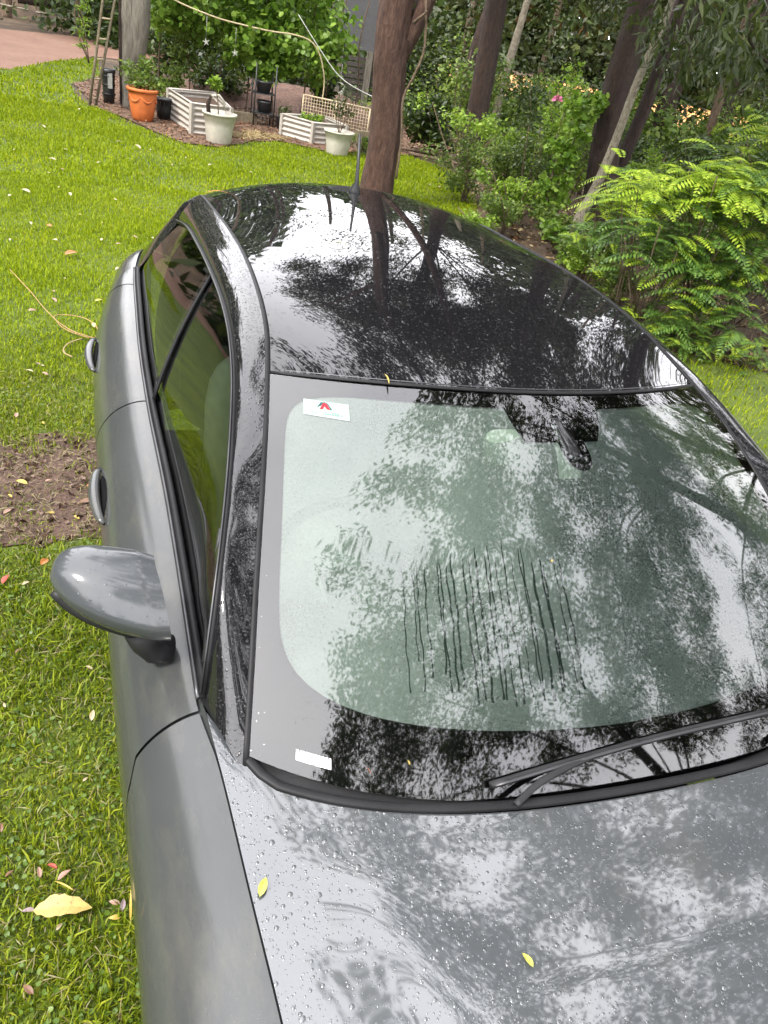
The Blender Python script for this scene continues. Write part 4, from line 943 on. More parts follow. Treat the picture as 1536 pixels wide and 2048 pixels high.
# overhanging trees to the right of the car (mostly above the frame, seen in the reflections)
def bough(c, n, r): return ell(c, r, n)
def overhead(label, base, h, lean, spread, seeds):
    bx, by = base; top = (bx+lean[0], by+lean[1], h)
    cr_ = []; limbs = []
    for (cx, cy, cz, rx, ry, rz, n) in seeds:
        cr_.append(ell((cx, cy, cz), (rx, ry, rz), int(n*1.5))); limbs.append(([(bx+lean[0]*.5, by+lean[1]*.5, h*.5), ((bx+lean[0]*.6+cx)/2, (by+lean[1]*.6+cy)/2, (h*.6+cz)/2+.4), (cx, cy, cz)], .028))
    return tree('gum_tree', label, [(bx, by, -.05), (bx+lean[0]*.25, by+lean[1]*.25, h*.3), (bx+lean[0]*.6, by+lean[1]*.6, h*.65), top], [.2, .16, .12, .06], M['bark_dark'], np.concatenate(cr_), None, 'gum_leaf', 12, limbs, per=170, length=.085, crad=.38, aspect=.36)
def canopy_edge(y):
    return float(np.interp(y, [-6, -4.6, -3.4, -2.6, -2.0, -.9, 0, 1.0, 2.0, 3.0, 4.0, 4.6, 5.6, 6.2, 7.2, 8.5, 11, 15], [-2.2, -1.9, -1.3, -1.2, -.35, -.45, -.30, .25, .45, .0, -.9, -1.3, -.9, .6, 1.3, 1.6, 1.7, 2.2]))
def canopy_clusters(n):
    out = []
    while len(out) < n:
        x = rng.uniform(-2.3, 9.0); y = rng.uniform(-6, 14.5)
        if x < canopy_edge(y)+.15*rng.normal(): continue
        g = math.sin(x*2.1+1.7*math.sin(y*1.3))*math.sin(y*2.3+1.2*math.sin(x*1.5+.6))+.5*math.sin(x*4.7+y*1.1)*math.sin(y*4.1-x*.7)
        if g > .43 or (3.3 < x < 4.5 and -1.5 < y < .1 and g > .0): continue
        out.append((x, y, 6.4+.9*rng.random()+.05*max(0, x)))
    return out
CL = canopy_clusters(1650); CL += [(-.85, -.9, 6.6), (-.8, -.8, 6.5)]
bases = [('tall gum leaning over the car from the right, out of frame', (6.6, .6), 8.2, (-1.6, 0)), ('tall gum behind the photographer with boughs over the bonnet, out of frame', (6.4, -5.6), 8.0, (-1.2, .4)), ('tall gum leaning over the rear of the car from the forest, crown out of frame', (6.6, 6.2), 8.6, (-1.4, -.4))]
for bi, (lb, (bx, by), h, ln_) in enumerate(bases):
    mine = [c for c in CL if min(range(3), key=lambda q: abs(c[1]-bases[q][1][1])) == bi]
    limbs = []
    for k in range(0, len(mine), 60):
        c = mine[k]; a = (bx+ln_[0]*.6, by+ln_[1]*.6, h*.62); limbs.append(([a, ((a[0]+c[0])/2+rng.normal()*.3, (a[1]+c[1])/2+rng.normal()*.3, c[2]-.15), (c[0], c[1], c[2])], .030))
    tree('gum_tree', lb, [(bx, by, -.05), (bx+ln_[0]*.25, by+ln_[1]*.25, h*.3), (bx+ln_[0]*.6, by+ln_[1]*.6, h*.65), (bx+ln_[0], by+ln_[1], h)], [.2, .16, .12, .06], M['bark_dark'], mine, None, 'gum_leaf', 12, limbs, per=150, length=.09, crad=.44, aspect=.45)
overhead('slender gum by the forest edge right of the windscreen, crown out of frame', (7.5, 2.2), 7.5, (-.8, .2, 0), 1, [(6.8, 2.2, 5.6, 1.5, 1.5, 1.3, 34), (8.6, .6, 5.0, 1.6, 1.6, 1.4, 34), (9.5, 3.6, 5.2, 1.8, 1.6, 1.6, 34), (10.5, -1.6, 5.2, 1.9, 1.6, 1.6, 34), (8.0, -3.6, 5.0, 1.6, 1.4, 1.6, 28)])
overhead('tall gum behind the big red brown tree, crown out of frame', (5.2, 12.6), 9.5, (-.6, -.4, 0), 1, [(3.4, 9.2, 6.6, 1.6, 1.2, .8, 26), (5.2, 10.4, 7.2, 1.7, 1.3, 1.0, 30), (7.2, 11.2, 6.8, 1.8, 1.5, 1.2, 30), (4.6, 13.0, 8.8, 2.0, 1.5, 1.2, 30), (2.3, 11.5, 8.0, 1.2, 1.2, .8, 12), (8.4, 8.2, 6.0, 1.6, 1.5, 1.4, 30), (9.5, 12.5, 8.0, 2.0, 1.8, 1.8, 30)])
# forest trunks seen on the right
G1 = 'tree trunks in the forest on the right'
def bgcrown(x, y, z0, z1, r, n): return [(x+rng.uniform(-r, r), y+rng.uniform(-r, r), rng.uniform(z0, z1)) for _ in range(n)]
tree('forest_tree', 'thick dark leaning trunk behind the pale mottled one at the right', [(5.38, 8.5, -.05), (5.28, 8.5, .5), (5.14, 8.5, 1.0), (5.06, 8.5, 1.7), (5.1, 8.5, 3.2), (5.3, 8.6, 6)], [.27, .22, .18, .165, .15, .1], M['bark_dark'], bgcrown(5.3, 8.8, 3.2, 8, 1.8, 40), G1, crad=.6, per=70)
tree('forest_tree', 'slim dark trunk close beside the thick dark one', [(5.45, 8.7, -.05), (5.55, 8.7, .8), (5.72, 8.75, 1.8), (5.9, 8.8, 4.5)], [.10, .09, .08, .05], M['bark_dark'], bgcrown(6, 9, 4, 7, 1.3, 14), G1, crad=.5)
tree('pale_tree', 'thin pale mottled trunk leaning right in front of the thick dark one', [(4.56, 7.78, -.04), (4.60, 7.78, .30), (4.70, 7.80, .62), (4.76, 7.80, .95), (4.80, 7.8, 1.30), (4.85, 7.8, 1.85), (5.0, 7.8, 2.8), (5.3, 7.9, 5)], [.085, .07, .060, .052, .047, .042, .04, .02], M['bark_pale'], bgcrown(5.2, 7.6, 4.2, 6, 1.0, 14), G1, crad=.5, wob=.1)
tree('forest_tree', 'dark curving trunk right of the big red brown tree', [(6.82, 16.75, -.05), (6.74, 16.75, .8), (6.75, 16.75, 1.5), (6.93, 16.75, 2.6), (7.3, 16.8, 5)], [.24, .19, .175, .17, .12], M['bark_dark'], bgcrown(7.2, 17, 4.5, 10, 2.2, 34), G1, crad=.8, length=.16)
tree('pale_tree', 'pale thin trunk just behind the dark curving one', [(7.30, 16.2, -.05), (7.22, 16.2, 1.0), (7.30, 16.2, 1.8), (7.5, 16.3, 3.5)], [.10, .085, .08, .05], M['bark_pale'], bgcrown(7.4, 16.3, 3.4, 6, 1.2, 14), G1, crad=.6, length=.14)
far = [(8.6, 22, .10, 'tan'), (10.5, 21, .09, 'tan'), (10.4, 15, .16, 'dark'), (11.2, 14.2, .10, 'tan'), (12.4, 17.5, .20, 'dark'), (13.8, 17.0, .22, 'dark'), (12.8, 12.8, .12, 'tan'), (15.5, 18, .2, 'dark'), (16.5, 16, .16, 'pale'), (6.2, 20.5, .15, 'dark'), (5.6, 24, .16, 'dark'), (8.2, 26, .18, 'dark'), (2.6, 22.5, .15, 'dark'), (3.6, 26, .18, 'dark'), (1.2, 25, .12, 'tan'), (-2.2, 29.0, .10, 'pale'), (-3.25, 28.6, .14, 'tan'), (-1.2, 31, .2, 'dark'), (-4.5, 33, .2, 'dark'), (0.2, 30, .22, 'dark'), (-7, 31, .25, 'dark'), (-10, 33, .25, 'dark'), (14, 9, .18, 'dark'), (13, 6, .18, 'dark'), (17, 11, .2, 'dark')]
lab_ = {'dark': 'dark trunk', 'tan': 'thin tan trunk', 'pale': 'pale grey trunk'}
def where(x, y):
    if x < -1.5: return 'beyond the red dirt path at the far left'
    if x < 5: return 'behind the garden bed and vine'
    if y > 18: return 'deep in the forest right of the shed'
    if x > 12.5: return 'far right, in front of the orange clearing'
    return 'in the middle of the forest behind the green shrubs'
seen = {}
for i, (x, y, r, k) in enumerate(far):
    lx = rng.uniform(-.3, .9); n = 16 if y > 18 else 18
    key = lab_[k]+' '+where(x, y)
    c = seen.get(key, 0); seen[key] = c+1
    order = ['', ', second from the left', ', third from the left', ', fourth from the left', ', fifth from the left', ', sixth from the left', ', seventh from the left']
    tree('forest_tree', key+order[min(c, 6)], [(x, y, -.05), (x+lx*.2, y, 1.2), (x+lx*.5, y, 3), (x+lx, y, 8)], [r*1.15, r*.95, r*.8, r*.4], M['bark_'+k], np.concatenate([bgcrown(x+lx*.7, y, 2.4, 9, 2.0, n)]), 'forest trees in the background', 'dark_leaf' if i % 2 else 'gum_leaf', 10, per=60, length=.19, aspect=.4, crad=.95)
# far wood that reads as one mass
def ring(n, r0, r1, h, a0, a1, ln, material, nm, zmin=0):
    a = rng.uniform(a0, a1, n); r = rng.uniform(r0, r1, n); cl = .6+.4*np.sin(a*19)*np.sin(a*7+1)
    pos = np.stack([r*np.sin(a), r*np.cos(a), zmin+(h*cl)*rng.random(n)], 1); l_ = ln*(.6+.8*rng.random(n))
    V, F = place(T_LEAF, pos, rotmats(n, -.2, .4), l_, l_*.6); obj(nm, V, F, material, None, False, kind='stuff')
ring(26000, 34, 46, 15, math.radians(-40), math.radians(20), .75, M['dark_leaf'], 'far_woodland', 0)
ring(30000, 62, 80, 20, math.radians(18), math.radians(100), 1.3, M['gum_leaf'], 'far_woodland', 0)
ring(16000, 26, 34, 14, math.radians(22), math.radians(80), .6, M['gum_leaf'], 'far_woodland', 2.6)
ring(14000, 40, 50, 9, math.radians(100), math.radians(320), 1.0, M['dark_leaf'], 'far_woodland', 0)
def hedge(n, pts, w_, h, ln, material, nm):
    i = rng.integers(0, len(pts)-1, n); t_ = rng.random(n); P_ = np.array(pts, float); xy = P_[i]+(P_[i+1]-P_[i])*t_[:, None]+rng.normal(size=(n, 2))*w_
    hh = h*(.45+.35*np.sin(xy[:, 0]*1.7+xy[:, 1])*np.sin(xy[:, 0]*.6+1)+.25*np.sin(xy[:, 0]*3.9)); pos = np.column_stack([xy, np.maximum(.02, hh*rng.random(n)**.8)]); l_ = ln*(.6+.8*rng.random(n))
    V, F = place(T_LEAF, pos, rotmats(n, -.2, .4), l_, l_*.5); obj(nm, V, F, material, None, False, kind='stuff')
hedge(26000, [(5.6, 17.5), (7.5, 17), (9.5, 16), (11.5, 14.5), (13, 12.5), (14.5, 9.5), (15, 5)], .6, 2.0, .085, M['mid_leaf'], 'understorey')
hedge(18000, [(7, 13.5), (9, 12.6), (10.5, 11), (11, 8.5)], .5, 1.5, .07, M['dark_leaf'], 'understorey')
hedge(26000, [(6.5, 21), (10, 20), (15, 17.5), (19, 12), (20, 6)], .8, 5.2, .13, M['gum_leaf'], 'understorey')
hedge(5000, [(6.0, 22), (8.5, 20.5), (11, 19.5), (13, 18.5), (16, 17), (20, 13), (22, 8), (20, 3)], .9, 1.7, .20, M['dark_leaf'], 'understorey')
hedge(12000, [(7.5, 17), (9.5, 15.5), (12, 14), (13.5, 11), (14, 7), (13, 3)], .8, 1.7, .16, M['mid_leaf'], 'understorey')
hedge(14000, [(-1.0, 26.5), (1, 25), (3.5, 24), (6.5, 23), (9, 24)], .8, 3.2, .22, M['dark_leaf'], 'understorey')
hedge(9000, [(-14, 34), (-6, 33), (-1, 33)], .9, 4.0, .30, M['dark_leaf'], 'understorey')
hedge(9000, [(.4, 18.6), (2, 18.8), (3.6, 19.6)], .35, 2.3, .14, M['dark_leaf'], 'understorey')
hedge(14000, [(-14, -14), (-15, -4), (-14, 4)], 1.3, 7.5, .7, M['dark_leaf'], 'far_woodland')
hedge(26000, [(-13, 3), (-12.5, 9), (-11, 15), (-10, 22)], 1.3, 16, .7, M['dark_leaf'], 'far_woodland')
hedge(14000, [(-14, -13), (-4, -15), (8, -14), (16, -8)], 1.3, 8.0, .7, M['dark_leaf'], 'far_woodland')
# fallen log and stick pile far left
t = thing('fallen_log', 'dark fallen log lying on the bank beyond the red dirt path', 'log', (-2.0, 28.6, 0)); obj('trunk', *tube([(-2.9, 28.4, .62), (-1.6, 28.5, .66), (-.3, 28.8, .6)], [.22, .24, .2], 12, wob=.1), M['bark_dark'], t)
for i, (a, b, lab) in enumerate((((-4.2, 28.2, .35), (-2.6, 28.0, .30), 'pale stick lying at the foot of the far bank, left'), ((-2.4, 28.0, .28), (-.6, 28.1, .38), 'pale stick lying at the foot of the far bank, right'), ((4.2, 12.9, .04), (4.95, 12.4, .05), 'grey branch lying along the lawn edge right of the big trunk'), ((3.9, 13.3, .04), (4.9, 12.9, .10), 'thin branch lying behind the lawn edge right of the big trunk'))):
    t = thing('fallen_branch', lab, 'branch', a); obj('branch', *tube(smooth_path([a, ((a[0]+b[0])/2, (a[1]+b[1])/2+.06, (a[2]+b[2])/2), b], 8), .03, 6, wob=.3), M['bark_pale'] if i < 2 else M['bark_tan'], t)
# yellow green sapling by the path
t = thing('sapling', 'thin yellow green sapling in front of the dark log at the far left', 'sapling', (-.95, 19.5, 0))
for k in range(3): obj('stem', *tube(smooth_path([(-.95, 19.5, 0), (-1.05-.08*k, 19.5, .8), (-1.25+.12*k, 19.5, 1.7)], 8), .012, 5), M['bark_tan'], t)
leafcloud('foliage', [(-1.05-.1*k+.02*j, 19.5, .35+.22*j) for k in range(2) for j in range(7)], .10, 22, .11, .3, M['lime_leaf'], t)

# ------------------------------------------------------------------ shrubs
def shrub(name, label, x, y, h, r, m_, n=26, per=70, ln=.06, asp=.45, stems=5, group='shrubs along the forest edge', z0=.15, crad=None, tpl=T_LEAF, droop=-.1):
    t = thing(name, label, 'shrub', (x, y, 0), group)
    tops = [(x+rng.uniform(-.8, .8)*r, y+rng.uniform(-.8, .8)*r, rng.uniform(.55, 1)*h) for _ in range(stems)]
    for p in tops: obj('stem', *tube(smooth_path([(x+rng.uniform(-.1, .1)*r, y+rng.uniform(-.1, .1)*r, 0), ((x+p[0])/2+rng.uniform(-.1, .1)*r, (y+p[1])/2, p[2]*.5), p], 7), np.linspace(.014, .005, 7), 5), M['bark_tan'], t)
    cs_ = []
    for _ in range(n):
        s = rng.random(); p = tops[rng.integers(len(tops))]; zz = z0+(p[2]-z0)*s**.8; a = rng.uniform(0, 2*PI); rr = r*.45*math.sqrt(rng.random()); cs_.append((x+(p[0]-x)*s+rr*math.cos(a), y+(p[1]-y)*s+rr*math.sin(a), zz))
    leafcloud('foliage', cs_, crad or r*.28, per, ln, asp, M[m_], t, droop, tpl)
    return t
shrub('shrub', 'dark green bush directly right of the big red brown trunk', 4.7, 13.2, 1.0, .75, 'dark_leaf', 30, 80, .11, .4)
shrub('shrub', 'lime topped shrub arching above the dark bush right of the big trunk', 4.6, 11.6, 1.15, .8, 'lime_leaf', 16, 50, .07, .5, z0=.8)
shrub('shrub', 'grey green shrub at the lawn edge behind the car roof', 3.9, 9.6, .95, .55, 'mid_leaf', 26, 70, .055, .4)
shrub('shrub', 'fine leaved dense shrub in the middle of the forest edge', 4.4, 8.9, 1.15, .6, 'dark_leaf', 34, 80, .05, .35)
shrub('shrub', 'small weedy shrub low at the lawn edge behind the car roof', 3.7, 7.9, .55, .42, 'mid_leaf', 18, 60, .05, .5)
shrub('shrub', 'tall leafy sapling left of the pale leaning trunk', 4.55, 8.5, 1.7, .35, 'vine_leaf', 26, 50, .075, .7, stems=2, tpl=T_ROUND)
shrub('shrub', 'low leafy weed in front of the pale leaning trunk', 4.1, 7.35, .35, .3, 'vine_leaf', 12, 40, .07, .7, tpl=T_ROUND)
shrub('shrub', 'bright green weed clump beside the roof edge of the car', 3.75, 6.2, .42, .38, 'lime_leaf', 16, 60, .045, .6)
shrub('shrub', 'green weed clump at the foot of the feathery shrub, nearest the roof', 3.75, 5.4, .45, .42, 'mid_leaf', 20, 60, .045, .5)
shrub('shrub', 'wide dark shrub filling the forest behind the dark curving trunk', 7.6, 14.5, 1.3, 1.1, 'dark_leaf', 40, 70, .10, .4)
shrub('shrub', 'open mid green shrub in front of the orange clearing', 6.6, 11.2, 1.6, .9, 'mid_leaf', 34, 60, .08, .45)
shrub('shrub', 'dark low shrub between the forest trunks', 6.6, 9.6, .8, .8, 'dark_leaf', 26, 70, .07, .4)
shrub('shrub', 'olive shrub in the forest behind the feathery shrub', 7.6, 7.0, 1.2, .9, 'dark_leaf', 30, 70, .08, .35)
shrub('shrub', 'leafy shrub just right of the thick dark trunk', 6.4, 7.7, 1.0, .6, 'mid_leaf', 24, 60, .07, .45)
shrub('shrub', 'tall thin shrub right of the shed corner', 5.9, 14.8, 1.9, .7, 'mid_leaf', 36, 60, .09, .45)
shrub('shrub', 'dense green shrub at the far edge of the forest floor', 9.6, 17, 1.5, 1.4, 'dark_leaf', 40, 70, .13, .45)
shrub('shrub', 'rounded shrub in front of the far right trunks', 9.4, 11.8, 1.2, 1.1, 'dark_leaf', 34, 70, .10, .45)
shrub('shrub', 'green clump behind the plant stand', 1.5, 16.4, .9, .8, 'dark_leaf', 26, 60, .09, .5)
shrub('shrub', 'dark clump in front of the shed slats', 3.6, 16.6, .8, .4, 'dark_leaf', 26, 60, .09, .5)
shrub('shrub', 'weedy clump on the mulch behind the nursery pot', .35, 15.2, .7, .5, 'mid_leaf', 20, 60, .07, .5)
shrub('shrub', 'low green clump right of the right white pot', 3.2, 12.4, .3, .3, 'mid_leaf', 12, 50, .06, .3, z0=.03)
shrub('shrub', 'pink flowered tall weed in front of the orange clearing', 5.2, 9.9, 1.75, .4, 'lime_leaf', 12, 30, .07, .5, stems=3, z0=.9)
t = thing('flower', 'single pink flower held above the forest shrubs', 'flower', (5.05, 9.9, 1.5)); leafcloud('petals', [(4.98, 9.7, 1.42)], .035, 22, .05, .7, flat('pink petal', (.75, .22, .38)), t, None, T_ROUND)
obj('stalk', *tube([(5.1, 9.85, .9), (4.98, 9.7, 1.40)], .004, 5), M['mid_leaf'], t)
shrub('shrub', 'lime green leafy shrub filling the gap between the dark bush and the tall sapling', 5.2, 10.8, 1.1, .7, 'lime_leaf', 30, 70, .06, .5)
shrub('shrub', 'mid green leafy shrub behind the grey green one at the lawn edge', 4.7, 10.2, 1.0, .6, 'mid_leaf', 30, 70, .06, .5)
shrub('shrub', 'bright low shrub left of the tall sapling', 4.05, 8.5, .7, .45, 'lime_leaf', 24, 70, .05, .5)
shrub('shrub', 'leafy clump covering the foot of the tall sapling', 4.3, 7.9, .5, .4, 'mid_leaf', 20, 70, .05, .5)
shrub('shrub', 'tall open yellow green shrub left of the thick dark trunk', 5.8, 10.2, 1.9, .7, 'lime_leaf', 34, 60, .07, .5)
shrub('shrub', 'bright shrub in front of the slim dark trunk', 6.0, 8.6, 1.2, .5, 'lime_leaf', 26, 60, .06, .5)
shrub('shrub', 'yellow green shrub far right below the drooping branches', 7.4, 8.3, 1.6, .8, 'mid_leaf', 36, 70, .07, .5)
shrub('shrub', 'bright leafy shrub just left of the thick dark trunk at knee height', 4.75, 9.2, .95, .5, 'lime_leaf', 30, 80, .05, .5)
shrub('shrub', 'leafy green shrub behind the feathery shrub, under the drooping branches', 5.6, 7.3, 1.15, .6, 'mid_leaf', 36, 80, .055, .5)
shrub('shrub', 'low leafy plants between the roof edge and the pale leaning trunk', 4.05, 6.75, .4, .4, 'mid_leaf', 24, 70, .045, .5, z0=.05)
shrub('shrub', 'small bright plants at the lawn corner behind the roof', 3.3, 7.7, .32, .32, 'lime_leaf', 18, 60, .04, .5, z0=.04)
# overhanging dark branches in the top right corner
def hanging(label, base, cs_, m_='gum_leaf', ln=.13, per=90, crad=.33):
    t = thing('overhanging_branch', label, 'branch', base, 'leafy branches hanging in from above')
    obj('bough', *tube(smooth_path([base, ((base[0]+cs_[0][0])/2, (base[1]+cs_[0][1])/2, (base[2]+cs_[0][2])/2+.1), cs_[0], cs_[-1]], 12), np.linspace(.03, .006, 12), 6), M['bark_dark'], t)
    leafcloud('foliage', cs_, crad, per, ln, .2, M[m_], t, -1.5)
hanging('drooping leafy branch nearest the top right corner', (4.6, 5.6, 3.6), [(3.7, 4.9, 2.35), (3.95, 5.1, 2.2), (4.3, 5.2, 2.3), (3.4, 4.8, 2.45), (4.1, 5.3, 2.05), (4.5, 5.2, 2.1)])
hanging('drooping leafy branch above the thick dark trunk', (5.4, 8.2, 3.6), [(4.4, 6.9, 2.25), (4.8, 7.0, 2.15), (5.1, 7.1, 2.25), (5.4, 7.2, 2.2), (4.2, 6.8, 2.4), (4.6, 7.0, 2.05)])
hanging('drooping leafy branch behind the pale leaning trunk', (7.4, 9.4, 4.2), [(6.8, 9.3, 2.5), (7.3, 9.3, 2.4), (6.4, 9.2, 2.65), (6.2, 9.1, 2.8), (7.8, 9.2, 2.6), (7.1, 9.2, 2.1), (7.7, 9.2, 2.0)])
hanging('drooping leafy branch left of the thick dark trunk', (5.6, 11.4, 4.2), [(5.6, 11.2, 2.7), (5.1, 11.2, 2.9), (6.0, 11.2, 2.8), (6.3, 11.2, 2.6), (4.7, 11.2, 3.0)])
# feathery (pinnate) shrubs on the right
def fronds(name, label, spots, parent_loc):
    t = thing(name, label, 'shrub', parent_loc, 'feathery shrubs on the right')
    TVs = {'dark': [], 'lime': []}; stems = []
    for (bx, by, bz, n, spread, ln, tone) in spots:
        for _ in range(n):
            az = rng.uniform(0, 2*PI); el = rng.uniform(.05, .8); L_ = ln*rng.uniform(.7, 1.2)
            p0 = np.array([bx+rng.normal()*spread, by+rng.normal()*spread, bz+rng.normal()*spread*.6]); d = np.array([math.cos(az)*math.cos(el), math.sin(az)*math.cos(el), math.sin(el)])
            side_ = np.cross(d, [0, 0, 1]); side_ /= np.linalg.norm(side_)
            if rng.random() < .10: stems.append(tube([(bx+rng.normal()*.05, by+rng.normal()*.05, max(.0, bz-.9)), p0], [.008, .004], 4))
            pts = [p0+d*L_*s+np.array([0, 0, -.55*L_*s*s]) for s in np.linspace(0, 1, 13)]
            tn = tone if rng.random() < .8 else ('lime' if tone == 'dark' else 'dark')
            for k in range(1, 13):
                w_ = L_*.26*math.sin(PI*(k/13)**.75)+.008; tdir = pts[k]-pts[k-1]; tdir /= np.linalg.norm(tdir); nrm = np.cross(side_, tdir)
                for s in (-1, 1):
                    dd = side_*s*.9+tdir*.45-np.array([0, 0, .25]); dd /= np.linalg.norm(dd); bb = np.cross(nrm, dd); bb /= np.linalg.norm(bb)
                    q = pts[k]; hw = L_*.030
                    TVs[tn].append([q, q+dd*w_*.5+bb*hw, q+dd*w_, q+dd*w_*.5-bb*hw])
    for tn in TVs:
        if TVs[tn]:
            V = np.array(TVs[tn]).reshape(-1, 3); n = len(V)//4; obj('foliage', V, np.arange(n*4).reshape(n, 4), M['fern_'+tn], t, False)
    for q_ in stems: obj('stem', q_[0], q_[1], M['bark_tan'], t)
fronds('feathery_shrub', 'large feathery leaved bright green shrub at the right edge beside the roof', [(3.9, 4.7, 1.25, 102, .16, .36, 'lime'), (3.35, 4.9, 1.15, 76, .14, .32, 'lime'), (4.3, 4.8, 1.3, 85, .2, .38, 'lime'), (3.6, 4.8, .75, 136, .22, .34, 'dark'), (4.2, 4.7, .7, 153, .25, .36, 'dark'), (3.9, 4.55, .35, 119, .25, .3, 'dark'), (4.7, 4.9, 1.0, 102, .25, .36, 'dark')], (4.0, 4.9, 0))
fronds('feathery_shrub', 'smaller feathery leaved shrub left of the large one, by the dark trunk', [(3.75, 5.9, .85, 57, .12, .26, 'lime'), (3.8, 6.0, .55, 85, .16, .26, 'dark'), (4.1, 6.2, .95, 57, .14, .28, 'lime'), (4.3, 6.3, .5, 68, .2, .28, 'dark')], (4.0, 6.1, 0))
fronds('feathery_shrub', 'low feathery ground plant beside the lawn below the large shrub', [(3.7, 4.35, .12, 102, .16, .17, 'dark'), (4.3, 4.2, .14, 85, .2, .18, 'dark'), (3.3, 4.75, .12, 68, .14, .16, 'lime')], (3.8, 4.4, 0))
fronds('feathery_shrub', 'dark feathery shrub behind the large one at the right edge', [(5.4, 6.0, 1.3, 102, .3, .42, 'dark'), (5.9, 5.6, .8, 102, .3, .42, 'dark'), (5.2, 5.6, 1.7, 68, .25, .4, 'lime')], (5.6, 5.8, 0))

# ------------------------------------------------------------------ things lying on the lawn
def leaf_mesh(kind_):
    n = 12 if kind_ == 'big' else 6; V = []; 
    for i in range(n+1):
        t_ = i/n; x = t_-.5; w_ = (.20 if kind_ != 'stick' else .035)*math.sin(PI*t_**.8)**.8+.004
        if kind_ == 'big': w_ *= 1.0+.10*math.sin(i*2.3)+.07*math.sin(i*5.1)
        z = .10*math.sin(PI*t_) if kind_ != 'flat' else .02; V += [(x, -w_, z+.05*w_/.2), (x, 0, z), (x, w_, z+.05*w_/.2)]
    F = [(3*i+j, 3*i+j+1, 3*i+j+4, 3*i+j+3) for i in range(n) for j in range(2)]
    V += [(-.62, 0, .03)]; F.append((0, 2, len(V)-1))
    return V, F
leaf_cache = {}
def leaf(name, label, loc, size_, colr, rot, tilt=(0, 0), kind_='leaf', group=None, cat='leaf'):
    key = (colr, kind_)
    if key not in leaf_cache:
        V, F = leaf_mesh(kind_); me = bpy.data.meshes.new(name); me.from_pydata(V, [], F); me.materials.append(M['fl_'+colr]); leaf_cache[key] = me
    o = bpy.data.objects.new(name, leaf_cache[key]); C.objects.link(o); o.location = loc; size = size_*.82; o.scale = (size, size*1.0, size); o.rotation_euler = (tilt[0], tilt[1], rot)
    return tag(o, label, cat, group)
def place_words(x, y):
    if inside(MUD, np.array([x]), np.array([y]))[0]: return 'on the bare mud patch'
    if x > 2: return 'right of the big red brown trunk'
    if y < .62: return 'near the largest yellow leaf by the fender'
    if y < 1.25: return 'on the grass beside the fender below the door mirror'
    if y < 2.1: return 'between the door mirror and the mud patch'
    if y < 4.0: return 'between the mud patch and the string loop'
    if y < 5.3: return 'on the lawn around the string loop'
    if y < 7: return 'on the lawn level with the rear side window'
    if x > -.2: return 'between the car roof and the white pots'
    if y < 9.6: return 'on the open lawn up left of the car roof'
    return 'on the far lawn towards the ladder and orange pot'
words = {'p': 'small pale dry leaf lying ', 'k': 'small pinkish tan dry leaf lying ', 'o': 'small orange leaf lying ', 'y': 'small yellowish leaf lying ', 'b': 'small dark brown leaf lying ', 'm': 'small mauve grey leaf lying '}
